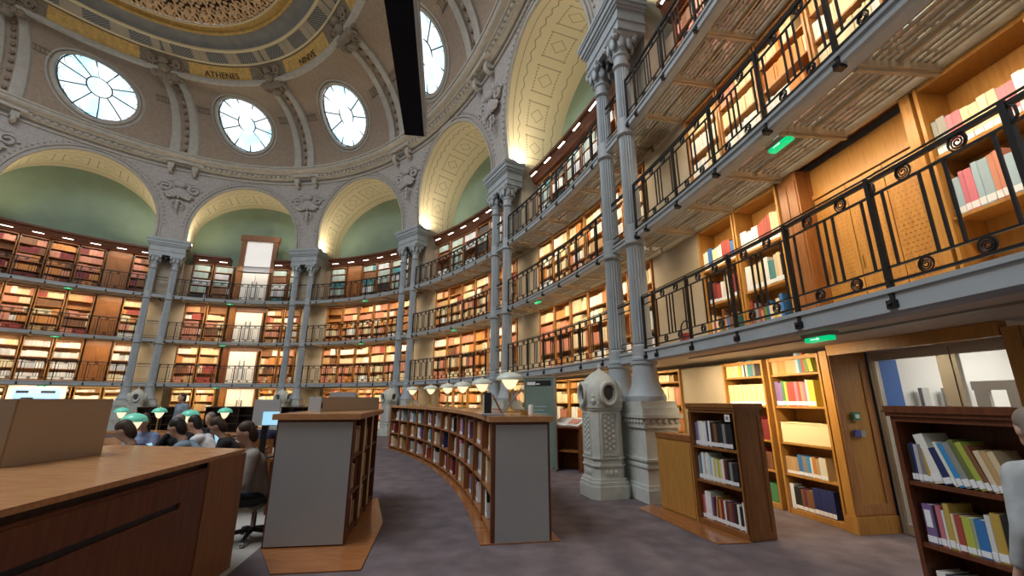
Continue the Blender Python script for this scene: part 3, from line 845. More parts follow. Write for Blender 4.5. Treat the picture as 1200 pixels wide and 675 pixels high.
for lv, (zf, zb) in enumerate(((Z1, FB[0]), (Z2, FB[1]), (Z3, FB[2]))):
    for k in range(6):
        s0, s1 = M[k], M[k + 1]; L = s1 - s0
        depth = 2.24 if lv == 0 else 1.3
        root = thing('gallery_walkway', '%s walkway with blue-grey iron edge beam, %s' % (LEVEL[lv + 1], BAY_NAME[k]), 'gallery', W((s0 + s1) / 2, 0, zf), 0, 'gallery walkways')
        off = root.location
        mb = MB(); e = .0
        mb.sweep(s0 + e, s1 - e, [(-.06, zb), (-.06, zf - .045), (-.085, zf - .04), (-.085, zf), (.10, zf), (.10, zb - .015), (-.03, zb - .015)], 14, off)
        obj('edge_beam', mb, IRON, root)
        mb = MB(); mb.sweep(s0, s1, [(-.075, zb - .0), (-.062, zb - .0), (-.062, zb + .022), (-.075, zb + .022)], 14, off); obj('edge_moulding', mb, IRON, root)
        if lv == 0:
            mb = MB(); mb.cbox(s0, s1, .1, depth, zb + .03, zf - .01, 14, off); obj('plaster_soffit', mb, PLASTER, root)
            mb = MB(); mb.cbox(s0 + .9, s1 - .5, .62, .66, zb + .01, zb + .03, 10, off); obj('light_channel', mb, METAL, root)
        else:
            gm = bpy.data.materials.get('brown_gallery_grille') or mat('brown_gallery_grille', (.34, .28, .20), .6)
            bm_ = bpy.data.materials.get('tan_gallery_beam') or mat('tan_gallery_beam', (.48, .39, .27), .65, noise=.06)
            np_ = max(5, round((L - 2.08) / 1.05)); p = (L - 2.08) / np_
            for i in range(np_ + 3):
                s = s0 + 1.04 + (i - 1) * p
                if s < s0 + .2 or s > s1 - .2: continue
                X = Matrix.Translation(W(s, 0, 0) - off + Vector((0, 0, zb))) @ Matrix.Rotation(ang(s), 4, 'Z')
                mb = MB(); mb.box(-.05, .05, .1, .94, -.02, .10, X); mb.box(-.02, .02, .1, .94, -.05, -.02, X); obj('cross_beam', mb, bm_, root)
            mb = MB(); step = .075 if k >= 4 else .09; q = .16; nseg = 12
            while q < .92:
                if abs(q - .52) > .03: mb.sweep(s0 + .1, s1 - .1, [(q, zb + .05), (q + step * .45, zb + .05), (q + step * .45, zb + .075), (q, zb + .075)], nseg, off)
                q += step
            obj('slatted_deck', mb, gm, root)
            mb = MB(); mb.cbox(s0 + .05, s1 - .05, .5, .535, zb + .02, zb + .08, 12, off); mb.cbox(s0 + .05, s1 - .05, .90, .95, zb - .01, zb + .08, 12, off); obj('runner_bar', mb, bm_, root)
            mb = MB()
            ng = int(L / (.26 if k >= 4 else .4))
            for i in range(ng):
                s = s0 + .1 + (L - .2) * i / ng
                X = Matrix.Translation(W(s, 0, 0) - off + Vector((0, 0, zb))) @ Matrix.Rotation(ang(s), 4, 'Z')
                mb.box(-.006, .006, .12, .92, .076, .10, X)
            obj('cross_slats', mb, gm, root)
        # railing between the column pairs
        near = k >= 4
        rl = thing('gallery_railing', 'black wrought-iron railing along the %s, %s' % (LEVEL[lv + 1], BAY_NAME[k]), 'railing', W((s0 + s1) / 2, -.05, zf), 0, 'wrought-iron gallery railings')
        off = rl.location
        a0, a1 = s0 + .66, s1 - .66
        rails(rl, a0, a1, zf, off, 12)
        rails(rl, s0 - .27, s0 + .27, zf, off, 2)
        np_ = max(5, round((L - 2.08) / 1.05)); p = (L - 2.08) / np_
        posts = [s0 + .68] + [s0 + 1.04 + i * p for i in range(np_ + 1)] + [s1 - .68]
        for s in posts:
            link('post', POST_ME, rl, W(s, -.06, zf) - off, ang(s))
        for i in range(np_):
            s = s0 + 1.04 + i * p; a_ = W(s, -.05, zf); b_ = W(s + p, -.05, zf)
            rz = math.atan2((b_ - a_).y, (b_ - a_).x)
            if near:
                for me in BAL_ME:
                    o = link('baluster', me, rl, a_ - off, rz); o.scale = (p, 1, 1)
                for me in SCROLL_ME:
                    o = link('scroll', me, rl, a_ - off, rz); o.scale = (p, 1, 1)
            else:
                o = link('ironwork_panel', PANEL_ME, rl, a_ - off, rz); o.scale = (p, 1, 1)
        # emergency sign below the walkway
# exit signs
ex0 = None
EXITS = [(1, 2, -34.2), (2, 2, -34.0), (3, 2, -33.9)]
exit_list = [(0, -34.0, .15), (1, -34.0, .15), (2, -34.0, .15), (0, -27.2, .15), (1, -27.2, .15), (2, -27.2, .15), (1, -18.9, .15), (2, -18.9, .15), (1, -11.5, .15), (1, -5.0, .15), (0, 3.95, .22), (1, 3.9, .22)]
for (lv, s, n) in exit_list:
    k = max(i for i in range(6) if M[i] <= s)
    lab = 'green lit emergency exit sign under the %s, %s' % (LEVEL[lv + 1], BAY_NAME[k])
    p = W(s, n, FB[lv] - .035)
    if ex0 is None:
        ex0 = thing('exit_sign', lab, 'exit sign', p, ang(s))
        mb = MB(); mb.box(-.19, .19, -.05, .05, -.01, .033); obj('housing', mb, METAL, ex0)
        mb = MB(); mb.box(-.15, .15, -.045, .045, -.055, -.01); obj('lit_face', mb, GREEN_EXIT, ex0)
        mb = MB(); mb.box(-.07, .01, -.049, -.045, -.037, -.029); mb.add([(.01, -.047, -.047), (.01, -.047, -.018), (.05, -.047, -.033)], [(0, 1, 2)]); obj('arrow', mb, EXIT_WHITE, ex0)
    else: dup(ex0, p, ang(s), lab)
#@@BOOKCASES
# ------------------------------------------------------------------ bookcases and books
PAL = {'cream': (.72, .60, .38), 'white': (.78, .77, .73), 'tan': (.52, .33, .15), 'orange': (.60, .24, .06), 'red': (.36, .06, .045), 'dark red': (.20, .025, .025),
       'brown': (.20, .085, .035), 'yellow': (.75, .55, .06), 'pale yellow': (.75, .63, .26), 'green': (.07, .22, .08), 'olive green': (.15, .19, .05), 'lime green': (.42, .48, .07),
       'teal': (.06, .22, .24), 'pale blue': (.35, .48, .58), 'blue': (.04, .16, .42), 'bright blue': (.04, .30, .62), 'navy': (.02, .03, .12), 'black': (.018, .017, .018),
       'grey': (.25, .25, .25), 'pale grey': (.50, .51, .52), 'pink': (.62, .18, .24), 'purple': (.20, .12, .28), 'maroon': (.14, .025, .05), 'gold': (.52, .34, .07), 'grey-green': (.34, .42, .38), 'salmon': (.60, .25, .16)}
MIX = {
 'L3cool': (['grey-green'] * 5 + ['pale grey'] * 2 + ['white', 'black', 'brown', 'teal'], (.84, .05), 'block'),
 'L3red': (['brown'] * 3 + ['salmon'] * 3 + ['dark red'] * 2 + ['orange'], (.72, .12), 'run'),
 'warm': (['orange'] * 2 + ['cream'] * 5 + ['red'] + ['salmon'] * 3 + ['white', 'white', 'tan', 'tan', 'brown'], (.72, .14), 'run'),
 'white': (['white'] * 6 + ['cream'] * 1 + ['pale grey'] * 2, (.64, .10), 'run'),
 'cream': (['cream'] * 4 + ['white'] * 3 + ['tan', 'orange', 'salmon'], (.72, .12), 'run'),
 'mix': (['cream', 'cream', 'white', 'white', 'red', 'blue', 'green', 'brown', 'tan', 'grey', 'orange', 'yellow', 'teal'], (.68, .16), 'mix'),
 'dark': (['brown'] * 3 + ['dark red'] * 2 + ['black', 'navy', 'tan', 'green'], (.7, .12), 'run'),
}
rng = random.Random(11)
STUFF = MB()
def stuff_book(X, x0, x1, y0, y1, z0, z1, col):
    ps = [X @ Vector(q) for q in ((x0, y0, z0), (x1, y0, z0), (x1, y1, z0), (x0, y1, z0), (x0, y0, z1), (x1, y0, z1), (x1, y1, z1), (x0, y1, z1))]
    STUFF.add(ps, [(4, 5, 6, 7), (0, 1, 5, 4), (1, 2, 6, 5), (3, 0, 4, 7)], col)
def jitter(c, a=.12):
    f = 1 + rng.uniform(-a, a); return tuple(max(0.004, min(.9, v * f * (1 + rng.uniform(-.04, .04)))) for v in c)
def fill_stuff(X, w_, y0, zs, gap, mix, thick=.045):
    """rows of books in a case of inner width w_, front at y0, shelf heights zs with clear heights gap"""
    names, (hm, hv), mode = MIX[mix]
    for z, g in zip(zs, gap):
        x = -w_ / 2 + .01; cur = rng.choice(names); row_h = g * min(.93, hm + rng.uniform(-hv, hv) * .6); run = 0
        end = w_ / 2 - .01 - (rng.random() < .35) * rng.uniform(0, .3 * w_)
        if rng.random() < .05: continue
        while x < end:
            if mode == 'block': t_ = rng.uniform(.09, .2)
            else: t_ = thick * rng.uniform(.6, 1.5)
            if x + t_ > w_ / 2 - .008: break
            if mode == 'mix' or run <= 0: cur = rng.choice(names); run = rng.randint(3, 14); row_h = g * min(.93, hm + rng.uniform(-hv, hv))
            run -= 1
            h = min(g * .95, row_h * rng.uniform(.96, 1.02))
            stuff_book(X, x, x + t_ - .003, y0 + rng.uniform(0, .02), y0 + .2, z + .002, z + h, jitter(PAL[cur]))
            x += t_
# --- unit meshes (normalised width 1), cached by kind
UNIT = {}
def unit_proto(kind):
    if kind in UNIT: return UNIT[kind]
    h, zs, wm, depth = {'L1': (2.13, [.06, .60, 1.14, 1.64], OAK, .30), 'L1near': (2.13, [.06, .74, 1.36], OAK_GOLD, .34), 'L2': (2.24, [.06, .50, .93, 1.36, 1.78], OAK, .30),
                        'L3': (2.26, [.06, .52, .97, 1.40, 1.83], OAK_MID, .30), 'G': (2.22, [.07, .54, .98, 1.50, 1.97], OAK_GOLD, .36)}[kind]
    parts = []
    mb = MB(); mb.box(-.5, -.465, 0, depth, 0, h); parts.append(('side_panel', mb.mesh('side_panel', wm)))
    mb = MB(); mb.box(.465, .5, 0, depth, 0, h); parts.append(('side_panel', mb.mesh('side_panel', wm)))
    mb = MB(); mb.box(-.465, .465, depth - .02, depth, 0, h); parts.append(('back_panel', mb.mesh('back_panel', wm)))
    for z in zs[1:]:
        mb = MB(); mb.box(-.465, .465, .012, depth - .02, z - .028, z); parts.append(('shelf', mb.mesh('shelf', wm)))
    mb = MB(); mb.box(-.465, .465, .0, depth - .02, 0, zs[0]); parts.append(('plinth', mb.mesh('plinth', wm)))
    mb = MB(); mb.box(-.465, .465, 0, depth - .02, h - .05, h); parts.append(('top_board', mb.mesh('top_board', wm)))
    for sd in (-1, 1):
        mb = MB(); mb.box(sd * .482 - .018, sd * .482 + .018, -.015, 0, .0, h); parts.append(('face_moulding', mb.mesh('face_moulding', wm)))
    gaps = [b - a - .03 for a, b in zip(zs, zs[1:] + [h - .05 + .03])]
    UNIT[kind] = (parts, zs, gaps, h, depth, {}); return UNIT[kind]
def place_unit(kind, s, n, z, w_, label, group):
    parts, zs, gaps, h, depth, cache = unit_proto(kind)
    t = thing('bookcase', label, 'bookcase', W(s, n, z), ang(s), group); t.scale = (w_, 1, 1)
    for nm, me in parts: link(nm, me, t)
    return Matrix.Translation(W(s, n, z)) @ Matrix.Rotation(ang(s), 4, 'Z'), zs, gaps, depth
# --- individual books
mb = MB()
mb.box(-.5, -.44, .02, 1, 0, 1); mb.box(.44, .5, .02, 1, 0, 1)
R_ = [[Vector((-.5, .02, z)), Vector((-.38, .004, z)), Vector((0, -.002, z)), Vector((.38, .004, z)), Vector((.5, .02, z)), Vector((.44, .05, z)), Vector((-.44, .05, z))] for z in (0, 1)]
mb.rings(R_, True, True); BOOK_ME = mb.mesh('book', BOOK_M)
mb = MB(); mb.box(-.43, .43, .06, .97, .015, .975); PAGES_ME = mb.mesh('page_block', PAGES)
mb = MB(); mb.box(-.46, .46, -.012, .012, .04, .2); LABEL_ME = mb.mesh('spine_label', LABEL)
mb = MB(); mb.box(-.30, .30, -.010, .008, .42, .86); TITLE_ME = mb.mesh('title_band', LABEL)
NBOOK = [0]
def book(X, x, y, z, t_, d, h, cname, label, group, tilt=0.0, parts=True, lab=True, title=False):
    col = jitter(PAL[cname], .1)
    o = bpy.data.objects.new('book', BOOK_ME); C.objects.link(o)
    MX = X @ Matrix.Translation((x, y, z)) @ Matrix.Rotation(tilt, 4, 'Y')
    loc, rot, _ = MX.decompose(); o.location = loc; o.rotation_euler = rot.to_euler(); o.scale = (t_, d, h)
    o.color = (*col, 1); tag(o, label, 'book', group); NBOOK[0] += 1
    if parts: link('page_block', PAGES_ME, o)
    if lab: link('spine_label', LABEL_ME, o)
    if title: link('title_band', TITLE_ME, o)
    return o
def book_row(X, x0, y, z, specs, where, group, x1=None, gap=.0015, lab=True, parts=True):
    """specs: (colour, thickness, height, depth, lean in degrees, title)"""
    x = x0
    for i, sp_ in enumerate(specs):
        c, t_, h, d, lean, ti = (list(sp_) + [.2, .2, .15, 0, False][len(sp_) - 1:])[:6]
        if x1 is not None and x + t_ > x1: break
        th = math.radians(lean)
        extra = 0.0
        if lean:
            extra = math.sin(abs(th)) * h * .0
        adj = 'thin ' if t_ < .022 else ('thick ' if t_ > .05 else '')
        tall = 'tall ' if h > .33 else ''
        pre = 'leaning ' if lean else ''
        label = '%s%s%s%s book, %s from left, %s' % (pre, adj, tall, c, ORD[min(i, 27)], where)
        zz = z + .002
        if lean < 0: zz += 0.0
        wx = t_ / math.cos(th)
        book(X, x + wx / 2, y, zz + math.sin(abs(th)) * t_ / 2, t_, d, h, c, label, group, th, parts, lab, ti)
        x += wx + gap
    return x

# --- bays of gallery bookcases
GROUPS = {}
near_rows = []
strip_i = 0
for k in range(6):
    a, b = M[k] + 1.09, M[k + 1] - .43; pw = (b - a) / 6
    for lv in (1, 2, 3):
        zf = (0, Z1, Z2, Z3)[lv]
        skip = set()
        if k == 0: skip = {4}
        if k == 1: skip = {2, 3}
        if k == 2 and lv == 3: skip = {1}
        if k == 5 and lv == 1: skip = {2, 3}
        kind = ('', 'L1', 'L2', 'L3')[lv]
        if k == 5 and lv == 1: kind = 'L1near'
        idx = 0
        for i in range(6):
            if i in skip: continue
            s = a + (i + .5) * pw
            if k == 5 and lv == 1 and i >= 4: pass
            lab = 'oak bookcase, %s from left on the %s, %s' % (ORD[idx], LEVEL[lv], BAY_NAME[k]); idx += 1
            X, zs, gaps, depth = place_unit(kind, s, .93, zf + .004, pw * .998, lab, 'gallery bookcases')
            if k == 5 and lv == 1:
                near_rows.append((X, zs, gaps, pw * .93, i)); continue
            mix = {1: ['white', 'warm', 'warm', 'warm', 'cream', 'cream'], 2: ['warm', 'warm', 'warm', 'warm', 'cream', 'cream'], 3: ['L3red', 'L3cool', 'L3cool', 'L3cool', 'L3cool', 'L3red']}[lv][k]
            if lv == 1 and k == 0: mix = 'white'
            if lv == 1 and k in (3, 4): mix = 'cream' if i > 2 else 'warm'
            fill_stuff(X, pw * .93, .02, zs, gaps, mix, .05 if lv != 1 else .055)
        # L3 cornice with lamps
        if lv == 3:
            c_ = thing('bookcase_cornice', 'dark red wood cornice over the top gallery bookcases, %s' % BAY_NAME[k], 'cornice', W((a + b) / 2, .9, 9.47), 0, 'bookcase cornices')
            off = c_.location; segs = [(M[k] + 1.05, M[k + 1] - .4)]
            if k == 1: segs = [(M[k] + 1.05, a + 2 * pw - .25), (a + 4 * pw + .12, M[k + 1] - .4)]
            mb = MB()
            for (q0, q1) in segs:
                mb.sweep(q0, q1, [(.90, 9.47), (.80, 9.50), (.74, 9.62), (.70, 9.80), (.62, 9.86), (.62, 9.96), (1.3, 9.96), (1.3, 9.47)], 10, off)
            obj('moulding', mb, OAK_DARK, c_)
            for i in range(6):
                if k == 1 and i in (2, 3): continue
                s = a + (i + .5) * pw
                lab = 'white strip lamp, %s from left on top gallery cornice, %s' % (ORD[i], BAY_NAME[k])
                lp = thing('cornice_lamp', lab, 'lamp', W(s, .52, 9.58), ang(s), 'cornice lamps')
                mb = MB(); mb.box(-.2, .2, -.025, .025, -.015, .0); obj('diffuser', mb, LEDW, lp)
                mb = MB(); mb.box(-.21, .21, -.03, .03, .0, .02)
                for sd in (-1, 1): mb.tube([(sd * .15, 0, .01), (sd * .15, .1, .05), (sd * .15, .2, .06)], .008, 5)
                obj('arm', mb, BLACK, lp)
        # shelf lighting
        for j in range(3):
            s = a + (b - a) * (j + .5) / 3
            if lv == 3: p = W(s, .5, 9.55)
            else: p = W(s, .35, FB[lv] - .06)
            tgt = W(s, .95, zf + (.95 if lv < 3 else 1.2))
            area_light('shelf_strip', p, tgt - p, (b - a) / 3 * .9, .03, P_STRIP * (1.0 if lv != 3 else .55), (1, .79, .52) if lv < 3 else (1, .86, .70), 2.4, W(s + .1, 0, 0) - W(s - .1, 0, 0))
    # ground floor bookcases
    if k < 5:
        for i in range(6):
            if k == 1 and i in (2, 3): continue
            s = a + (i + .5) * pw
            lab = 'golden oak bookcase, %s from left on the ground floor, %s' % (ORD[i], BAY_NAME[k])
            X, zs, gaps, depth = place_unit('G', s, 1.38, .004, pw * .998, lab, 'ground floor bookcases')
            fill_stuff(X, pw * .93, .02, zs, gaps, ['white', 'cream', 'warm', 'cream', 'cream'][k], .05)
    for j in range(3):
        s = a + (b - a) * (j + .5) / 3
        if k == 5 and j > 1: continue
        if k == 5: s = (1.1, 2.3)[j]
        p = W(s, .64, FB[0] - .02); tgt = W(s, 1.4, 1.0)
        area_light('ground_strip', p, tgt - p, 1.4 if k == 5 else (b - a) / 3 * .9, .03, P_GROUND, (1, .79, .50), 2.6, W(s + .1, 0, 0) - W(s - .1, 0, 0))

# --- cupboards and doors that replace bookcases
def cupboard(s, n, z, w_, h, label, wm=OAK, mesh_dots=False):
    t = thing('wall_cupboard', label, 'cupboard', W(s, n, z), ang(s))
    mb = MB(); mb.box(-w_ / 2, w_ / 2, .03, .3, 0, h); obj('carcass', mb, wm, t)
    for sd in (-1, 1):
        d = MB(); x0, x1 = (-w_ / 2 + .03, -.004) if sd < 0 else (.004, w_ / 2 - .03)
        d.box(x0, x1, .0, .03, .1, h - .35)
        dd = obj('door', d, wm, t)
        f = MB()
        for (p0, p1, q0, q1) in ((x0, x0 + .06, .1, h - .35), (x1 - .06, x1, .1, h - .35), (x0 + .06, x1 - .06, .1, .18), (x0 + .06, x1 - .06, h - .43, h - .35)): f.box(p0, p1, -.012, 0, q0, q1)
        obj('door_frame', f, wm, dd)
        kx = -.05 if sd < 0 else .05
        kb = MB(); kb.ball((kx, -.03, h * .42), .014, 8, 6); obj('knob', kb, BRASS, dd, True)
    mb = MB(); mb.box(-w_ / 2 + .03, w_ / 2 - .03, .01, .03, h - .33, h - .04); mb.box(-w_ / 2, w_ / 2, -.01, .03, h - .04, h); obj('frieze', mb, wm, t)
    return t
for k, lv, i0, i1 in ((0, 1, 4, 5), (0, 2, 4, 5), (0, 3, 4, 5), (2, 3, 1, 2)):
    a, b = M[k] + 1.09, M[k + 1] - .43; pw = (b - a) / 6
    zf = (0, Z1, Z2, Z3)[lv]; h = (0, 2.13, 2.24, 2.26)[lv]
    cupboard(a + (i0 + i1) / 2 * pw, .93, zf + .004, (i1 - i0) * pw - .005, h, 'closed oak cupboard between bookcases on the %s, %s' % (LEVEL[lv], BAY_NAME[k]), OAK_MID)
# big double cupboard on the lowest gallery, nearest bay
a, b = M[5] + 1.09, M[6] - .43; pw = (b - a) / 6
t = thing('panelled_cupboard', 'wide golden oak cupboard with dotted doors behind the railing, nearest bay at right', 'cupboard', W(a + 3 * pw, .93, Z1 + .004), ang(a + 3 * pw))
wN = 2 * pw
mb = MB(); mb.box(-wN / 2, -wN / 2 + .34, -.02, .34, 0, 2.13); obj('pilaster', mb, OAK_MID, t)
mb = MB()
for q in range(2): mb.box(-wN / 2 + .02 + q * .16, -wN / 2 + .15 + q * .16, -.03, -.02, .1, 2.0)
obj('pilaster_moulding', mb, OAK_MID, t)
mb = MB(); mb.box(wN / 2 - .1, wN / 2, -.02, .34, 0, 2.13); obj('pilaster', mb, OAK_GOLD, t)
mb = MB(); mb.box(-wN / 2 + .34, wN / 2 - .1, .30, .34, 0, 2.13); obj('back_panel', mb, OAK_GOLD, t)
mb = MB(); mb.box(-wN / 2 + .34, wN / 2 - .1, .2, .3, 1.72, 2.13); mb.box(-wN / 2 + .34, wN / 2 - .1, .17, .2, 1.70, 1.76); obj('upper_panel', mb, OAK_GOLD, t)
dw = (wN - .44) / 3
for q in range(3):
    x0 = -wN / 2 + .34 + q * dw
    mb = MB(); mb.box(x0 + .006, x0 + dw - .006, .18, .21, .02, 1.68); dd = obj('door', mb, OAK_GOLD, t)
    dm = MB()
    for r_ in range(30):
        for c_ in range(8):
            xx = x0 + .03 + (dw - .08) * (c_ + (.5 if r_ % 2 else 0)) / 8; dm.box(xx - .009, xx + .009, .176, .18, .08 + r_ * .052, .084 + r_ * .052)
    obj('perforations', dm, OAK_MID, dd)
    if q < 2:
        kb = MB(); kb.box(x0 + .03, x0 + .045, .165, .18, .6, .75); obj('latch', kb, BRASS, dd)
# white double doors of the second bay
dk = 1; a, b = M[1] + 1.09, M[2] - .43; pw = (b - a) / 6
for lv, z0, z1 in ((0, .0, 2.2), (1, Z1, 4.35), (2, Z2, 6.68), (3, Z3, 9.15)):
    s = a + 3 * pw + .0; n = .98 if lv else 1.45
    hgt = z1 - z0 - .02
    t = thing('white_double_door', 'white double door with dark pull handles on the %s, second arch from left' % LEVEL[lv], 'door', W(s + .12, n, z0 + .004), ang(s), 'white doors of the second arch')
    for sd in (-1, 1):
        mb = MB(); x0, x1 = (-.72, -.01) if sd < 0 else (.01, .72); mb.box(x0, x1, 0, .05, 0, hgt); lf = obj('leaf', mb, WHITEWALL, t)
        mb = MB(); mb.box(sd * .12 - .035, sd * .12 + .035, -.03, 0, .25, hgt * .72); obj('pull_handle', mb, GREYPL, lf)
    mb = MB(); mb.box(-.80, -.72, -.03, .08, 0, hgt + .02); mb.box(.72, .80, -.03, .08, 0, hgt + .02); obj('frame', mb, OAK_MID, t)
    if lv < 3:
        mb = MB(); mb.box(-1.08, 1.0, .0, .1, hgt + .02, (FB[lv] if lv else 2.28) - z0 - .02); obj('lintel_panel', mb, OAK_DARK, t)
    mb = MB(); mb.box(-1.08, -.80, -.06, .1, 0, (FB[lv] - z0 - .02) if lv < 3 else 2.4); obj('pilaster', mb, OAK_DARK if lv == 1 else OAK_MID, t)  # darker oak on the lowest gallery stands in for a shaded recess
t = thing('transom_window', 'bright transom window in a brown wooden surround above the top gallery door', 'window', W(a + 3 * pw + .12, .98, 9.2), ang(a + 3 * pw))
mb = MB()
for q in ((-1.02, -.76, -.1, .2, 0, 2.3), (.76, 1.02, -.1, .2, 0, 2.3), (-1.1, 1.1, -.14, .2, 2.0, 2.36)): mb.box(*q)
obj('surround', mb, OAK_MID, t)
mb = MB(); mb.box(-.76, .76, -.04, .1, .0, .36); obj('rail', mb, GREYPL, t)
mb = MB(); mb.box(-.76, .76, .04, .06, .36, 2.0); obj('pane', mb, mat('bright_room_beyond', (.9, .88, .84), .5, emit=(1, .97, .92), estr=.45), t)
#@@NEARBOOKS
# --- books on the lowest gallery, nearest bay (individual)
def rand_specs(n, cols, t0, t1, h0, h1, run=1):
    out = []; c = rng.choice(cols); h = rng.uniform(h0, h1)
    for i in range(n):
        if i % run == 0: c = rng.choice(cols); h = rng.uniform(h0, h1)
        out.append((c, rng.uniform(t0, t1), h * rng.uniform(.97, 1.02), .2))
    return out
for (X, zs, gaps, wi, i) in near_rows:
    if i >= 5:
        fill_stuff(X, wi, .03, zs, gaps, 'mix', .05); continue
    for r_, z in enumerate(zs):
        if r_ == 0: fill_stuff(X, wi, .03, [z], [gaps[0]], 'mix', .05); continue
        where = '%s shelf, lowest gallery %s' % (['bottom', 'middle', 'top'][r_], {0: 'beside beige panel', 1: 'left of dotted cupboard', 4: 'right of dotted cupboard'}[i])
        cols = {(0, 1): ['red', 'white', 'black', 'cream', 'dark red'], (0, 2): ['cream', 'tan', 'white', 'blue', 'red'], (1, 1): ['cream', 'white', 'tan', 'teal', 'black'], (1, 2): ['white', 'cream', 'cream', 'red'],
                (4, 1): ['pale blue', 'pink', 'salmon', 'white'], (4, 2): ['cream', 'pink', 'grey', 'white', 'blue']}.get((i, r_), ['cream'])
        sp_ = rand_specs(14, cols, .04, .075, .30, .43, 2)
        book_row(X, -wi / 2 + .015, .03, z, sp_, where, 'books on the lowest gallery, nearest bay', wi / 2 - .01, lab=True, parts=(i < 4))

# --- ground floor bookcase beside the door (individual books)
gs = [(1.19, .95), (2.2, .95)]
gspec = {
 (0, 4): [('pale yellow', .045, .24)] * 3 + [('cream', .05, .25)] * 3 + [('yellow', .05, .26), ('gold', .04, .265), ('pale blue', .05, .255), ('navy', .03, .28), ('cream', .045, .25), ('teal', .06, .27), ('teal', .055, .275), ('grey', .05, .25)],
 (0, 3): [('pale yellow', .05, .34), ('cream', .05, .34)] * 8,
 (0, 2): [('dark red', .05, .3), ('brown', .05, .3)] * 7,
 (0, 1): [('tan', .05, .3), ('cream', .05, .3), ('brown', .04, .29)] * 5,
 (0, 0): [('navy', .05, .32), ('black', .05, .33), ('navy', .06, .31)] * 5,
 (1, 4): [('tan', .05, .22)] * 2 + [('orange', .055, .225)] * 3 + [('tan', .06, .23)] * 3 + [('pale blue', .055, .285), ('teal', .045, .285), ('red', .05, .285), ('olive green', .07, .25, .2, -8), ('lime green', .07, .26, .2, -8)],
 (1, 3): [('purple', .07, .36), ('purple', .06, .34), ('green', .05, .37), ('lime green', .045, .36)] + [('red', .045, .345)] * 3 + [('pink', .05, .345), ('red', .05, .35), ('salmon', .05, .345), ('pink', .05, .34), ('white', .035, .37), ('yellow', .10, .36)],
 (1, 1): [('tan', .055, .24)] * 4 + [('blue', .07, .28), ('grey', .09, .27), ('bright blue', .05, .28), ('white', .03, .27), ('orange', .06, .28), ('tan', .05, .26), ('white', .06, .28), ('cream', .05, .28)],
 (1, 0): [('white', .07, .33), ('black', .12, .30), ('brown', .04, .28), ('maroon', .05, .3), ('brown', .11, .29)] + [('navy', .065, .34)] * 5,
}
for u, (s, w_) in enumerate(gs):
    nm = ['left-hand', 'right-hand'][u]
    X, zs, gaps, depth = place_unit('G', s, 1.42, .004, w_, 'golden oak wall bookcase, %s one of two beside the glass door' % nm, 'ground floor bookcases by the door')
    wi = w_ * .93
    for r_, z in enumerate(zs):
        if u == 1 and r_ == 2: continue
        if u == 0 and r_ < 3: fill_stuff(X, wi, .03, [z], [gaps[r_]], 'dark', .05); continue
        where = '%s shelf, %s wall bookcase by door' % (['bottom', 'fourth', 'third', 'second', 'top'][r_], nm)
        book_row(X, -wi / 2 + .012, .03, z, gspec[(u, r_)], where, 'books in the wall bookcases by the glass door', wi / 2 - .008, lab=(r_ < 4), parts=True)
    if u == 1:
        t = thing('cream_archive_box', 'long cream archive box filling a shelf of the wall bookcase by the door', 'box', X @ Vector((0, .03, zs[2] + .002)), ang(s))
        mb = MB(); mb.box(-wi / 2 + .02, wi / 2 - .02, 0, .25, 0, .27); obj('box_body', mb, CREAMBOX, t)
        mb = MB(); mb.box(-wi / 2 + .015, wi / 2 - .015, -.006, .256, .271, .285); obj('lid', mb, CREAMBOX, t)
# panelled jamb, door recess, corridor beyond
def jamb(s, n0, n1, label):
    t = thing('panelled_door_jamb', label, 'door jamb', W(s, n0, 0), ang(s)); d = n1 - n0
    mb = MB(); mb.box(-.06, .06, 0, d, .002, 2.24); obj('post', mb, OAK_GOLD, t)
    mb = MB(); mb.box(.06, .075, .02, .12, .22, 2.24); mb.box(.06, .075, d - .12, d - .02, .22, 2.24); mb.box(.06, .075, .12, d - .12, .22, .34); mb.box(.06, .075, .12, d - .12, 2.1, 2.24); obj('panel_frame', mb, OAK, t)
    mb = MB(); mb.box(-.07, .085, -.01, d, .002, .2); obj('plinth', mb, OAK_GOLD, t)
    return t
jb = jamb(2.74, 1.40, 1.998, 'panelled golden oak jamb between the wall bookcase and the glass door')
jamb(4.70, 1.40, 1.998, 'golden oak post at the right-hand side of the glass door')
mb = MB(); mb.cbox(2.81, 4.63, 1.4, 1.5, 2.17, 2.305, 4)
struct('trim_door_lintel', mb, OAK_GOLD)
Xj = Matrix.Translation(W(2.74, 1.40, 0)) @ Matrix.Rotation(ang(2.74), 4, 'Z')
t = thing('call_point', 'small green call point box on the oak door jamb', 'call point', Xj @ Vector((.078, .25, 1.34)), ang(2.74))
mb = MB(); mb.box(0, .03, -.05, .05, 0, .1); obj('case', mb, mat('green_plastic', (.03, .22, .12), .4), t)
mb = MB(); mb.box(.03, .034, -.03, .03, .025, .075); obj('window', mb, WHITE, t)
t = thing('door_reader', 'small blue card reader below the green box on the oak jamb', 'card reader', Xj @ Vector((.078, .24, 1.14)), ang(2.74))
mb = MB(); mb.box(0, .03, -.06, .02, 0, .08); obj('case', mb, mat('blue_plastic', (.06, .08, .35), .4), t)
mb = MB(); mb.box(0, .02, .02, .10, -.005, .075); obj('plate', mb, METAL, t)
dr = link('door_1', None, None, W(3.70, 2.0, 0), ang(3.68)); dr['kind'] = 'structure'
mb = MB()
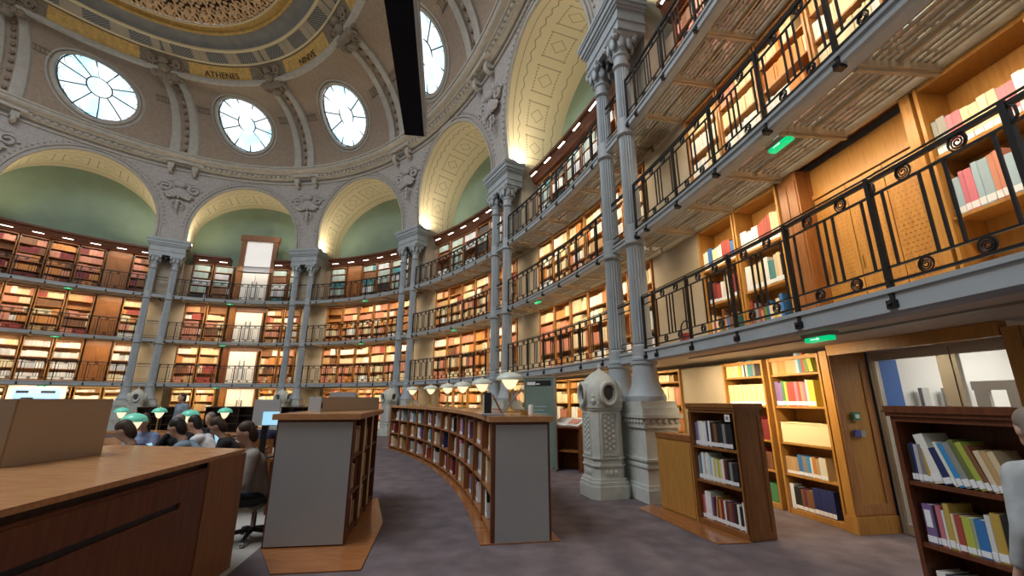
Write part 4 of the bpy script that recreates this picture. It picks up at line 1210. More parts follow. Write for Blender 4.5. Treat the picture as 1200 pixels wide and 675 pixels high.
for q in ((-.94, -.90, 0, .08, .003, 2.29), (.90, .94, 0, .08, .003, 2.29), (-.94, .94, 0, .08, 2.19, 2.29), (-.05, .05, 0, .08, .003, 2.19), (-.90, -.86, .01, .07, .003, 2.19), (.86, .90, .01, .07, .003, 2.19), (-.86, .86, .01, .07, 2.10, 2.19), (-.1, .1, .01, .07, .003, 2.1), (-.86, .86, .01, .07, .003, .12)): mb.box(*q)
obj('door_frame', mb, mat('pale_door_metal', (.50, .47, .40), .4, metal=.3), dr)
mb = MB(); mb.box(-.86, -.1, .035, .043, .12, 2.10); obj('door_glass', mb, CLEAR, dr)
mb = MB(); mb.box(.1, .86, .035, .043, .12, 2.10); obj('door_glass', mb, CLEAR, dr)
for sd in (-1, 1):
    mb = MB(); mb.tube([(sd * .14, .0, .9), (sd * .14, -.05, .92), (sd * .14, -.05, 1.3), (sd * .14, 0, 1.32)], .014, 8); obj('door_handle', mb, CHROME, dr, True)
Xd = Matrix.Translation(W(3.70, 2.0, 0)) @ Matrix.Rotation(ang(3.68), 4, 'Z')
mb = MB(); mb.box(-1.6, 2.4, 2.4, 2.5, 0, 2.7, Xd); struct('wall_corridor', mb, WHITEWALL)
mb = MB(); mb.box(-1.7, -.98, .085, .48, 0, 2.7, Xd); struct('wall_corridor_blue', mb, BLUEWALL)
mb = MB(); mb.box(-1.7, -.99, .485, 2.4, 0, 2.7, Xd); struct('wall_corridor_left', mb, WHITEWALL)
mb = MB(); mb.box(2.4, 2.5, .35, 2.4, 0, 2.7, Xd); mb.box(-1.7, 2.5, .35, 2.5, 2.7, 2.8, Xd); struct('ceiling_corridor', mb, WHITEWALL)
mb = MB(); mb.box(-1.7, 2.5, 1.0, 2.5, -.02, .002, Xd); struct('floor_corridor', mb, FLOOR_PALE)
rk = thing('grey_slatted_screen', 'grey brown screen of vertical bars in the corridor behind the right glass door leaf', 'screen', Xd @ Vector((-.62, 1.5, .003)), ang(3.68))
mb = MB(); mb.box(-.3, 1.3, 0, .05, 1.72, 1.84); obj('top_rail', mb, GREYBAR, rk)
for q in range(5):
    mb = MB(); mb.box(-.28 + q * .36, -.12 + q * .36, 0, .05, 0, 1.72); obj('bar', mb, GREYBAR, rk)
rk = thing('coat_rack', 'pale grey uprights with a crossbar seen through the left glass door leaf', 'rack', Xd @ Vector((-.92, .70, .003)), ang(3.68) + PI / 2)
for q in range(2):
    mb = MB(); mb.box(-.05 + q * .36, .06 + q * .36, -.05, 0, 0, 1.75); obj('upright', mb, mat('pale_grey_metal', (.5, .5, .48), .5) if q == 0 else bpy.data.materials['pale_grey_metal'], rk)
mb = MB(); mb.box(-.2, .6, -.06, -.03, 1.25, 1.29); obj('crossbar', mb, bpy.data.materials['pale_grey_metal'], rk)
area_light('corridor_light', Xd @ Vector((.4, 1.4, 2.65)), (0, 0, -1), 1.6, .8, 60, (1, .97, .92))

# --- low bookcases (same make): free-standing one by the columns, dark one at the right edge
def low_bookcase(label, A, B, wm, width, left_panel, zs=(.075, .56, .99), h=1.55, depth=.40, name='low_bookcase'):
    A = Vector((*A, 0)); B = Vector((*B, 0)); d = (B - A).normalized(); rz = math.atan2(d.y, d.x)
    t = thing(name, label, 'bookcase', A, rz)
    x0 = left_panel; w_ = width
    mb = MB(); mb.box(x0, x0 + .035, 0, depth, .002, h - .12); obj('side_panel', mb, wm, t)
    mb = MB(); mb.box(w_ - .035, w_, 0, depth, .002, h - .12); obj('side_panel', mb, wm, t)
    mb = MB(); mb.box(x0 + .035, w_ - .035, depth - .025, depth, .002, h - .12); obj('back_panel', mb, wm, t)
    for z in zs[1:]:
        mb = MB(); mb.box(x0 + .035, w_ - .035, .01, depth - .025, z - .03, z); obj('shelf', mb, wm, t)
    mb = MB(); mb.box(x0 + .035, w_ - .035, .0, depth - .025, .002, zs[0]); obj('plinth', mb, wm, t)
    mb = MB()
    for (e, z0, z1) in ((.0, h - .12, h - .08), (.02, h - .08, h - .05), (.035, h - .05, h - .035), (.025, h - .035, h)): mb.box(x0 - e, w_ + e, -e, depth + e, z0, z1)
    obj('cornice', mb, wm, t)
    X = Matrix.Translation(A) @ Matrix.Rotation(rz, 4, 'Z')
    return t, X
free, XF = low_bookcase('low red-brown bookcase standing alone before the nearest column pedestal', (2.29, 7.11), (2.76, 5.51), OAK_MID, 1.66, .80)
for q in (.80, 1.645):
    mb = MB(); mb.box(q, q + .015, -.012, 0, .08, 1.43); obj('face_moulding', mb, OAK_MID, free)
mb = MB(); mb.box(1.661, 1.672, .02, .38, .01, .08); mb.box(1.661, 1.672, .02, .06, .08, 1.40); mb.box(1.661, 1.672, .34, .38, .08, 1.40); obj('end_panel_frame', mb, OAK_MID, free)
pn = thing('oak_end_cupboard', 'plain golden oak cupboard panel joining the free-standing bookcase to the pedestal', 'cupboard', XF @ Vector((0, 0, 0)), math.atan2(-1.6, .47))
mb = MB(); mb.box(-.02, .795, .0, .3, .002, 1.02); obj('carcass', mb, OAK_GOLD, pn)
mb = MB(); mb.box(-.03, .795, -.012, .3, 1.025, 1.10); obj('top', mb, OAK_MID, pn)
mb = MB(); mb.box(.02, .76, -.01, -.001, .03, .98); obj('door', mb, OAK_GOLD, pn)
fs = MB(); fs.add([(-.25, -.02, .001), (-.1, -.36, .001), (1.62, -.42, .001), (1.69, -.005, .001), (-.25, -.02, .012), (-.1, -.36, .012), (1.62, -.42, .012), (1.69, -.005, .012)], [(0, 3, 2, 1), (4, 5, 6, 7), (0, 1, 5, 4), (1, 2, 6, 5), (2, 3, 7, 6), (3, 0, 4, 7)])
obj('floor_strip', fs, OAK_FLOOR, pn)
t = thing('white_shelf_notice', 'small white square notice at the top corner of the free-standing bookcase', 'label', XF @ Vector((1.50, -.012, 1.33)), math.atan2(-1.6, .47))
mb = MB(); mb.box(0, .085, 0, .003, 0, .085); obj('card', mb, WHITE, t)
mb = MB(); mb.box(.02, .065, -.001, .0005, .02, .065); obj('grey_print', mb, GREYPL, t)
FREE_ROWS = [
 ('top', .99, [('purple', .05, .30, .22), ('pale grey', .03, .32, .22), ('white', .03, .32, .22, 0, 1), ('white', .04, .32, .22, 0, 1), ('white', .03, .31, .22, 0, 1), ('white', .035, .32, .22, 0, 1), ('navy', .03, .32, .22), ('white', .04, .33, .22, 0, 0), ('black', .05, .31, .22), ('brown', .06, .30, .22), ('black', .05, .3, .22), ('black', .05, .32, .22), ('grey', .05, .3, .22), ('black', .06, .3, .22), ('black', .05, .31, .22)]),  # black volumes towards the right stand in for the shelf's dark gap
 ('middle', .56, [('grey', .03, .29, .22), ('teal', .035, .32, .22), ('white', .04, .34, .22, 0, 1), ('pale grey', .03, .33, .22), ('white', .045, .345, .22, 0, 1), ('white', .03, .34, .22), ('pale blue', .03, .31, .22), ('white', .04, .29, .22), ('yellow', .03, .29, .22), ('white', .03, .28, .22), ('lime green', .035, .28, .22), ('pale yellow', .03, .275, .22), ('white', .045, .29, .22), ('dark red', .04, .28, .22), ('black', .05, .27, .22), ('grey', .045, .27, .22), ('black', .05, .25, .22), ('black', .04, .26, .22)]),
 ('bottom', .075, [('red', .03, .28, .22), ('pink', .025, .29, .22), ('white', .06, .335, .22, 0, 1), ('white', .05, .33, .22, 0, 1), ('purple', .03, .28, .22), ('maroon', .03, .28, .22), ('tan', .03, .31, .22, 6), ('brown', .04, .27, .22), ('orange', .03, .28, .22), ('dark red', .05, .27, .22), ('white', .03, .28, .22), ('maroon', .045, .28, .22), ('brown', .05, .27, .22), ('maroon', .04, .28, .22), ('black', .05, .27, .22), ('white', .035, .28, .22), ('black', .05, .26, .22), ('white', .045, .32, .22, 0, 1), ('red', .03, .3, .22)])]
for nm, z, specs in FREE_ROWS:
    book_row(XF, .845, .05, z, specs, '%s shelf, free-standing bookcase' % nm, 'books in the free-standing bookcase', 1.62)
rb_A = (3.05 + .13 * .17 / .712, 3.8 - .7 * .17 / .712); dvec = Vector((.13, -.7)).normalized()
rb_B = (rb_A[0] + dvec.x, rb_A[1] + dvec.y)
rbc, XR = low_bookcase('dark red-brown bookcase at the right edge, half hidden by the person', rb_A, rb_B, OAK_DARK, .98, 0.0)
RIGHT_ROWS = [
 ('top', .99, .05, [('black', .022, .27, .22), ('navy', .018, .28, .22), ('pale grey', .03, .27, .22), ('grey', .035, .275, .22), ('gold', .028, .245, .22, -5), ('white', .07, .35, .24, -14), ('navy', .055, .26, .23, -16), ('white', .024, .31, .22, -17), ('bright blue', .035, .30, .22, -17), ('grey', .045, .31, .22, -18), ('olive green', .035, .335, .22, -18), ('lime green', .04, .32, .22, -18), ('brown', .03, .3, .2, -18), ('cream', .035, .27, .22, -16), ('tan', .035, .27, .22, -16), ('cream', .04, .27, .22, -16)]),
 ('middle', .56, .06, [('purple', .07, .27, .24, 0, 1), ('black', .018, .265, .24), ('pink', .034, .275, .22), ('white', .018, .25, .22), ('gold', .036, .30, .22), ('cream', .02, .24, .22), ('red', .042, .235, .22), ('lime green', .055, .235, .22), ('grey-green', .02, .235, .22), ('blue', .06, .24, .22), ('white', .034, .28, .22), ('gold', .055, .30, .23), ('black', .04, .30, .23), ('navy', .06, .30, .23, 0, 1), ('maroon', .05, .31, .23), ('black', .05, .3, .23), ('white', .05, .3, .23)]),
 ('bottom', .075, .06, [('white', .06, .3, .22), ('navy', .05, .29, .22), ('pale grey', .05, .30, .22), ('white', .06, .28, .22), ('black', .05, .3, .22), ('tan', .05, .29, .22), ('white', .05, .3, .22), ('blue', .06, .3, .22), ('red', .05, .28, .22), ('white', .06, .3, .22)])]
for nm, z, x0, specs in RIGHT_ROWS:
    book_row(XR, x0, .04, z, specs, '%s shelf, dark bookcase at right' % nm, 'books in the dark bookcase at the right edge', .94)
#@@ISLANDS
# ------------------------------------------------------------------ curved island bookcase in the middle
IS0, IS1, IN0, IN1 = -9.9, 2.42, -3.08, -2.36
root = thing('curved_island_bookcase', 'long curved low oak bookcase with open shelves and grey end panel in the middle', 'bookcase', W(0, -2.7, 0))
off = root.location
mb = MB(); mb.cbox(IS0 - .04, IS1 + .05, IN0 - .04, IN1 + .04, 1.335, 1.40, 24, off); obj('top', mb, OAK_TOP, root)
mb = MB(); mb.cbox(IS0, IS1 - .03, -2.76, -2.73, .002, 1.335, 24, off); obj('back_panel', mb, OAK_MID, root)
for z in (.08, .51, .93):
    mb = MB(); mb.cbox(IS0, IS1 - .03, IN0 + .01, -2.76, z - .03, z, 24, off); obj('shelf', mb, OAK_ISLAND, root)
ncell = 12
cells = [IS0 + .03 + (IS1 - .1 - IS0) * i / ncell for i in range(ncell + 1)]
for s in cells:
    mb = MB(); X = Matrix.Translation(W(s, 0, 0) - off) @ Matrix.Rotation(ang(s), 4, 'Z')
    mb.box(-.018, .018, IN0, -2.76, .002, 1.335, X); obj('divider', mb, OAK_ISLAND, root)
mb = MB(); mb.cbox(IS0, IS1 - .03, IN1 - .03, IN1, .002, 1.335, 24, off); obj('rear_panel', mb, OAK_MID, root)
for s, d in ((IS1, 1), (IS0, -1)):
    X = Matrix.Translation(W(s, 0, 0) - off) @ Matrix.Rotation(ang(s), 4, 'Z')
    mb = MB(); mb.box(-.03, 0, IN0, IN1, .002, 1.335, X) if d > 0 else mb.box(0, .03, IN0, IN1, .002, 1.335, X); e_ = obj('end_frame', mb, OAK_DARK, root)
    if d > 0:
        mb = MB(); mb.box(.0, .012, IN0 + .05, IN1 - .03, .004, 1.30, X); obj('grey_panel', mb, GREYPANEL, e_)
mb = MB(); mb.sweep(IS0 - .3, IS1 + .02, [(-3.2, .001), (-2.26, .001), (-2.26, .012), (-3.2, .012)], 24, off); obj('floor_strip', mb, OAK_FLOOR, root)
irng = random.Random(5)
for ci in range(ncell):
    sA, sB = cells[ci], cells[ci + 1]; s = (sA + sB) / 2
    X = Matrix.Translation(W(s, -3.05, 0)) @ Matrix.Rotation(ang(s), 4, 'Z')
    arc = (W(sB, -3.05, 0) - W(sA, -3.05, 0)).length; wi = arc - .05
    for r_, z in enumerate((.08, .51, .93)):
        n_ = irng.randint(3, 9); al = irng.random()
        cols = irng.choice([['white', 'pale grey', 'black'], ['red', 'dark red', 'white', 'navy'], ['cream', 'tan', 'salmon'], ['white', 'pale blue', 'grey'], ['pink', 'purple', 'white', 'teal']])
        sp_ = [(irng.choice(cols), irng.uniform(.02, .055), irng.uniform(.24, .345), .2, irng.choice([0, 0, 0, 0, -9]) if r_ == 0 else 0) for _ in range(n_)]
        x0 = -wi / 2 + .02 if al < .6 else -wi / 2 + irng.uniform(.2, .4)
        if ci >= 10:
            book_row(X, x0, .02, z, sp_, '%s shelf, %s curved island compartment' % (['bottom', 'middle', 'top'][r_], ['nearest', 'second nearest'][ncell - 1 - ci]), 'books in the curved island bookcase', wi / 2 - .03, parts=True)
        else:
            x = x0
            for c, t_, h, d, ln in sp_:
                if x + t_ > wi / 2: break
                stuff_book(X, x, x + t_ - .002, .02, .22, z + .002, z + h, jitter(PAL[c])); stuff_book(X, x, x + t_ - .002, .017, .022, z + .01, z + .06, (.8, .8, .8)); x += t_
# lamps on the island
def lamp_parts(t, shade_m):
    mb = MB(); mb.lathe([(.10, .001), (.10, .015), (.06, .03), (.03, .05), (.018, .09), (.016, .30), (.025, .32), (.016, .34), (.014, .42)], 16); obj('stand', mb, BRASS, t, True)
    mb = MB(); mb.lathe([(.03, .36), (.06, .40), (.105, .50), (.10, .51), (.055, .42), (.028, .375)], 16, cap=False); obj('glowing_cone', mb, LAMPGLOW, t, True)
    mb = MB(); mb.lathe([(.170, .505), (.172, .52), (.16, .56), (.13, .595), (.08, .62), (.03, .635), (.0, .638)], 24, cap=False); obj('shade', mb, shade_m, t, True)
    mb = MB(); mb.lathe([(.012, .42), (.012, .63), (.02, .64), (.015, .66), (.003, .67)], 8); obj('finial', mb, BRASS, t, True)
lw = None
for i, s in enumerate((-9.4, -7.4, -5.6, -4.0, -2.05, .45)):
    pos = W(s, -2.50, 1.401)
    lab = 'lit reading lamp with pale glass shade on the curved island, %s from the near end' % ORD[5 - i]
    if lw is None:
        lw = thing('reading_lamp', lab, 'lamp', pos, 0, 'pale reading lamps on the island'); lamp_parts(lw, LAMPWHITE); lw.scale = (1.35, 1.35, 1.02)
    else: dup(lw, pos, 0, lab)
# binder, laptop, candle-like lamp and tin on the near end of the island
t = thing('laptop_computer', 'open grey laptop seen edge-on at the near end of the curved island', 'laptop', (-.12, 5.80, 1.401), 0)
mb = MB(); mb.box(-.27, .0, -.17, .17, 0, .02); obj('keyboard_base', mb, GREYPL, t)
X = Matrix.Translation((.0, 0, .018)) @ Matrix.Rotation(math.radians(37), 4, 'Y')
mb = MB(); mb.box(-.009, .009, -.17, .17, 0, .40, X); obj('screen_lid', mb, GREYPL, t)
mb = MB(); mb.box(-.0125, -.0095, -.155, .155, .012, .385, X); obj('display', mb, LABEL, t)
t = thing('document_holder', 'dark upright file box with a brown board leaning on it on the island', 'document holder', W(.98, -2.93, 1.401), 0)
mb = MB(); mb.box(-.07, .03, -.12, .12, 0, .30); obj('file_box', mb, BLACKPL, t)
X = Matrix.Translation((.19, 0, .002)) @ Matrix.Rotation(math.radians(-28), 4, 'Y'); mb = MB(); mb.box(-.01, .01, -.13, .13, 0, .30, X); obj('leaning_board', mb, OAK_MID, t)
mb = MB(); mb.box(-.095, -.071, -.1, .1, 0.002, .27); obj('papers', mb, WHITE, t)
t = thing('white_cylinder', 'small white cylinder beside the brass tin on the island end', 'container', W(1.6, -2.42, 1.401)); mb = MB(); mb.lathe([(.035, 0), (.035, .11), (.03, .125), (.0, .13)], 16); obj('cylinder_body', mb, WHITE, t, True)
t = thing('brass_tin', 'low brass tin beside the laptop on the island end', 'tin', W(1.75, -2.55, 1.401)); mb = MB(); mb.lathe([(.05, 0), (.055, .03), (.05, .06), (.0, .065)], 16); obj('tin_body', mb, BRASS, t, True)

# second island at left with grey end panel
A0, A1, B0_, B1_ = Vector((-2.76, 5.26, 0)), Vector((-1.89, 5.37, 0)), Vector((-2.31, 7.74, 0)), Vector((-3.2, 7.66, 0))
root = thing('grey_ended_island', 'low island bookcase with broad grey end panel and oak counter, left of the aisle', 'bookcase', (A0 + A1) / 2)
off = root.location
def quad(mb, pts, z0, z1): mb.hexa([((p - off).x, (p - off).y) for p in pts], z0, z1)
ux = (A1 - A0).normalized(); uy = (B1_ - A0).normalized(); ur = (B0_ - A1).normalized()
mb = MB(); quad(mb, [A0 - ux * .05 - uy * .05, A1 + ux * .07 - ur * .05, B0_ + ux * .07 + ur * .04, B1_ - ux * .05 + uy * .04], 1.37, 1.435); obj('counter_top', mb, OAK_TOP, root)
mb = MB(); quad(mb, [A0, A1, A1 + ur * .05, A0 + uy * .05], .002, 1.37); ef = obj('end_frame', mb, OAK_DARK, root)
mb = MB(); quad(mb, [A0 + ux * .02 - uy * .012, A1 - ux * .015 - uy * .012, A1 - ux * .015 - uy * .001, A0 + ux * .02 - uy * .001], .03, 1.34); obj('grey_panel', mb, GREYPANEL, ef)
mb = MB(); quad(mb, [A0 + uy * .05, A0 + uy * .05 + ux * .03, B1_ + ux * .03, B1_], .002, 1.37); obj('rear_panel', mb, OAK_DARK, root)
mid0, mid1 = A1 - ux * .4 + ur * .05, B0_ - ux * .4
mb = MB(); quad(mb, [mid0, mid0 + ux * .02, mid1 + ux * .02, mid1], .002, 1.37); obj('back_panel', mb, OAK_DARK, root)
for z in (.08, .51, .93):
    mb = MB(); quad(mb, [mid0 + ux * .02, A1 + ur * .05 - ux * .01, B0_ - ux * .01, mid1 + ux * .02], z - .03, z); obj('shelf', mb, OAK_DARK, root)
for f in (.0, .33, .66, 1.0):
    p = A1 + ur * (.06 + 2.24 * f); q = p - ux * .38
    mb = MB(); quad(mb, [q, p, p + ur * .04, q + ur * .04], .002, 1.37); obj('divider', mb, OAK_DARK, root)
for f in (.35, .68):
    p = A1 + ur * (.06 + 2.24 * f) + ux * .001
    mb = MB(); quad(mb, [p - ux * .01, p + ux * .012, p + ux * .012 + ur * .05, p - ux * .01 + ur * .05], .1, 1.36); obj('edge_strip', mb, LABEL if False else CREAMBOX, root)  # cream colour stands in for the warm light on the shelf edges
mb = MB(); quad(mb, [A0 - uy * .75 + ux * .35, A1 - ur * .75 + ux * .30, A1 + ur * .9 + ux * .33, B0_ + ux * .08, B0_ - ux * .2, A1 - ux * .01 + ur * .0, A0], .001, .014); obj('floor_strip', mb, OAK_FLOOR, root)
Xi = Matrix.Translation(A1 + ur * .1) @ Matrix.Rotation(math.atan2(ur.y, ur.x), 4, 'Z')
for r_, z in enumerate((.08, .51, .93)):
    sp_ = [(irng.choice(['brown', 'black', 'tan', 'cream', 'dark red']), irng.uniform(.03, .06), irng.uniform(.25, .34), .2) for _ in range(12)]
    x = .0
    for (c, t_, h, d) in sp_ * 3:
        if x > 2.0: break
        stuff_book(Matrix.Translation(A1 + ur * .12 - ux * .05) @ Matrix.Rotation(math.atan2(ur.y, ur.x), 4, 'Z'), x, x + t_ - .002, .0, .2, z + .002, z + h, jitter(PAL[c])); x += t_
bx = thing('taupe_desk_box', 'low taupe laminate box on the counter of the grey-ended island', 'box', (-2.45, 6.75, 1.436), math.radians(62))
mb = MB(); mb.box(-.55, .55, -.02, .2, 0, .20); obj('front', mb, TAUPE, bx)
mb = MB(); mb.box(-.58, -.552, -.04, .22, 0, .205); obj('side', mb, GREYPANEL, bx)
mb = MB(); mb.box(-.575, -.557, -.05, -.041, .05, .12); obj('slot', mb, BLACKPL, bx)
t = thing('desk_printer', 'pale grey printer on the counter behind the taupe box', 'printer', (-2.75, 7.2, 1.436), math.radians(10))
mb = MB(); mb.box(-.2, .2, -.15, .15, 0, .24); obj('body', mb, mat('pale_printer_plastic', (.42, .44, .50), .4), t)
mb = MB(); mb.box(-.18, .18, -.14, .14, .241, .28); obj('lid', mb, bpy.data.materials['pale_printer_plastic'], t)
mb = MB(); mb.box(-.15, .15, -.16, -.15, .06, .12); obj('paper_slot', mb, BLACKPL, t)

# left counter
P0, P1, P2, P3 = Vector((-2.8, 4.77, 0)), Vector((-4.59, 5.21, 0)), Vector((-4.3, 1.0, 0)), Vector((-2.20, 1.0, 0))
root = thing('reading_room_counter', 'big dark oak counter with a long finger slot in the left foreground', 'counter', P0)
off = P0; fd = (P3 - P0).normalized(); fn = Vector((-fd.y, fd.x, 0))
if fn.x < 0: fn = -fn
mb = MB(); quad(mb, [P3, P0, P1, P2], 1.065, 1.10); obj('counter_top', mb, OAK_TOP, root)
mb = MB(); quad(mb, [P3, P0 + fd * .03, P1 + fd * .03, P2], .002, 1.02); obj('carcass', mb, OAK_DARK, root)
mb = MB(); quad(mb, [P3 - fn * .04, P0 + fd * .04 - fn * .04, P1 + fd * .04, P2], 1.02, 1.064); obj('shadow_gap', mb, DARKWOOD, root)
mb = MB(); quad(mb, [P0 + fd * .75 + fn * .022, P0 + fd * .02 + fn * .022, P0 + fd * .02 + fn * .001, P0 + fd * .75 + fn * .001], .003, 1.062); obj('end_post', mb, OAK_MID, root)
def fplate(a, b, z0, z1, d0=.001, d1=.02): 
    m_ = MB(); quad(m_, [P0 + fd * b + fn * d1, P0 + fd * a + fn * d1, P0 + fd * a + fn * d0, P0 + fd * b + fn * d0], z0, z1); return m_
mb = fplate(.77, 3.6, .82, 1.0); mb2 = fplate(.77, 3.6, .1, .775); mb.add(mb2.v, mb2.f); mb2 = fplate(.77, 1.12, .775, .82); mb.add(mb2.v, mb2.f); obj('front_panel', mb, OAK_DARK, root)
mb = fplate(1.12, 3.6, .775, .82, .001, .004); obj('finger_slot', mb, BLACKPL, root)
bx = thing('taupe_counter_box', 'large taupe laminate box standing on the left counter', 'box', (-3.85, 3.45, 1.101), math.radians(91.7))
mb = MB(); mb.box(0, .84, .02, .75, 0, .5); obj('shell', mb, TAUPE, bx)
mb = MB(); mb.box(0.0, .84, 0, .019, 0, .505); obj('front_board', mb, TAUPE, bx)
mb = MB(); mb.box(-.02, -.001, 0, .75, 0, .505); obj('side_board', mb, mat('shaded_laminate', (.26, .19, .13), .55), bx)  # same box, darker: shade of the turned side put into the colour
#@@FAR
# ------------------------------------------------------------------ hanging beam
bd = (Vector((-3.1, 10.8, 0)) - Vector((-2.45, 6.51, 0))).normalized(); bn = Vector((bd.y, -bd.x, 0))
root = thing('hanging_beam', 'long black suspended beam with grey side hanging overhead before the dome', 'hanging beam', (-2.83, 10.85, 9.0), math.atan2(-bd.y, -bd.x))
mb = MB(); mb.box(0, 11.5, -.275, .275, .0, .26); obj('housing', mb, mat('matt_blue_black', (.006, .007, .012), .8, spec=.1), root)
mb = MB(); mb.box(0, 11.5, .277, .33, .0, .5) ; obj('side_channel', mb, mat('pale_grey_channel', (.42, .44, .48), .5), root)
mb = MB(); mb.box(0, 11.5, .331, .345, -.01, .012); mb.box(0, 11.5, .331, .345, .48, .5); obj('channel_lip', mb, METAL, root)
for x in (1.5, 6.0, 10.0):
    mb = MB(); mb.tube([(x, 0, .27), (x, 0, 9.6)], .008, 5); obj('suspension_cable', mb, METAL, root)

# ------------------------------------------------------------------ low dark shelf units ringing the reading tables
for i, (s0, s1) in enumerate(((-29.8, -27.8), (-26.0, -22.7), (-20.6, -17.9))):
    root = thing('dark_ring_shelf', 'low dark wood shelf unit behind the reading tables, %s from left' % ORD[i], 'shelf unit', W((s0 + s1) / 2, -2.9, 0), 0, 'dark shelf units')
    off = root.location
    mb = MB(); mb.cbox(s0 - .03, s1 + .03, -3.13, -2.5, 1.22, 1.27, 8, off); obj('top', mb, DARKWOOD, root)
    for z in (.08, .48, .86):
        mb = MB(); mb.cbox(s0, s1, -3.1, -2.76, z - .03, z, 8, off); obj('shelf', mb, DARKWOOD, root)
    mb = MB(); mb.cbox(s0, s1, -2.75, -2.7, .002, 1.22, 8, off); obj('back_panel', mb, DARKWOOD, root)
    for j in range(4):
        s = s0 + (s1 - s0) * j / 3; X = Matrix.Translation(W(s, 0, 0) - off) @ Matrix.Rotation(ang(s), 4, 'Z')
        mb = MB(); mb.box(-.02, .02, -3.1, -2.76, .002, 1.22, X); obj('divider', mb, DARKWOOD, root)
    Xs = Matrix.Translation(W((s0 + s1) / 2, -3.06, 0)) @ Matrix.Rotation(ang((s0 + s1) / 2), 4, 'Z')
    if i == 2:
        for z in (.48, .86): fill_stuff(Xs, 1.4, .04, [z], [.36], 'dark', .05)
# wall screen in the leftmost bay
root = thing('wall_screen', 'large blue lit screen in a white frame on the ground floor, leftmost arch', 'screen', W(-34.05, 1.2, 1.4), ang(-34.05))
mb = MB(); mb.box(-.98, .98, 0, .08, 0, .86); obj('frame', mb, WHITE, root)
mb = MB(); mb.box(-.78, .78, -.01, -.001, .1, .72); obj('display', mb, SCREEN_B, root)
mb = MB(); mb.box(-.7, -.3, -.014, -.0105, .5, .62); mb.box(.1, .6, -.014, -.0105, .5, .62); mb.box(-.5, -.1, -.014, -.0105, .16, .3); obj('dark_blocks', mb, BLACKPL, root)
# information panel and lectern in the fifth bay
root = thing('information_panel', 'tall sea-green glass information panel with dark heading strip beyond the island', 'information panel', (.68, 10.88, 0), math.radians(-32))
mb = MB(); mb.box(-.40, .40, -.012, .012, .06, 2.12); obj('glass_panel', mb, GLASSBOARD, root)
mb = MB(); mb.box(-.43, -.40, -.03, .03, .002, 2.14); mb.box(.40, .46, -.03, .03, .002, 2.14); mb.box(-.43, .46, -.03, .03, 2.12, 2.16); mb.box(-.43, .46, -.12, .12, .001, .04); obj('frame', mb, METAL, root)
mb = MB(); mb.box(-.36, .33, -.02, -.0125, 1.93, 2.06); hs = obj('heading_strip', mb, BLACKPL, root)
mb = MB(); mb.box(-.34, -.1, -.023, -.0205, 1.95, 2.03); mb.box(-.08, .02, -.023, -.0205, 1.96, 1.99); obj('heading_mark', mb, GLYPH, hs)
mb = MB()
for q, (wd) in enumerate((.35, .28, .38, .30, .36, .22)): mb.box(-.16, -.16 + wd, -.016, -.0125, 1.42 - q * .085, 1.45 - q * .085)
obj('text_lines', mb, mat('pale_blue_print', (.30, .44, .44), .5), root)
root = thing('wooden_lectern', 'brown wooden lectern holding an open book, left of the domed vent', 'lectern', (1.38, 10.72, 0), math.radians(-40))
mb = MB(); mb.box(-.38, -.34, -.2, .25, .002, .95); obj('side_panel', mb, OAK_DARK, root)
mb = MB(); mb.box(.34, .38, -.2, .25, .002, .95); obj('side_panel', mb, OAK_DARK, root)
mb = MB(); mb.box(-.34, .34, .21, .25, .002, .95); obj('back_panel', mb, OAK_MID, root)
mb = MB(); mb.box(-.34, .34, -.2, .21, .42, .45); obj('shelf', mb, OAK_MID, root)
X = Matrix.Translation((0, -.28, .94)) @ Matrix.Rotation(math.radians(20), 4, 'X')
mb = MB(); mb.box(-.42, .42, 0, .58, .0, .03, X); obj('sloping_top', mb, OAK_DARK, root)
t = thing('open_book', 'open white book with a pink page lying on the wooden lectern', 'book', (1.38, 10.72, 0), math.radians(-40))
X = Matrix.Translation((0, -.28, .972)) @ Matrix.Rotation(math.radians(20), 4, 'X')
R_ = []
for y in (.06, .5): R_.append([X @ Vector((x, y, z)) for x, z in ((-.36, .004), (-.36, .012), (-.2, .04), (-.04, .03), (0, .012), (.04, .03), (.2, .04), (.36, .012), (.36, .004))])
mb = MB(); mb.rings(R_, True, True); obj('pages', mb, WHITE, t, True)
mb = MB(); mb.box(.05, .3, .12, .4, .0415, .043, X); obj('pink_picture', mb, PAGES if False else mat('pink_print', (.7, .3, .22), .6), t)
t = thing('white_notice_board', 'bright white notice board behind the lectern', 'notice board', W(-2.62, 1.30, .95), ang(-2.62))
mb = MB(); mb.box(-.3, .3, 0, .02, 0, .6); obj('sheet', mb, WHITE, t)
mb = MB(); mb.box(-.33, -.3, -.005, .03, -.03, .63); mb.box(.3, .33, -.005, .03, -.03, .63); mb.box(-.3, .3, -.005, .03, -.03, 0); mb.box(-.3, .3, -.005, .03, .6, .63); obj('frame', mb, OAK_MID, t)
# red extinguisher ring on lowest gallery near the nearest columns
t = thing('fire_hose_reel', 'small red hose reel with black loop on the gallery by the nearest columns', 'hose reel', W(1.52, .2, Z1 + .002), ang(1.52))
mb = MB(); mb.box(-.09, .09, -.06, .06, 0, .16); obj('red_case', mb, REDPL, t)
mb = MB(); mb.tube([(.13 * math.cos(a * PI / 10), -.0, .24 + .13 * math.sin(a * PI / 10)) for a in range(21)], .012, 6); obj('hose_loop', mb, BLACKPL, t, True)
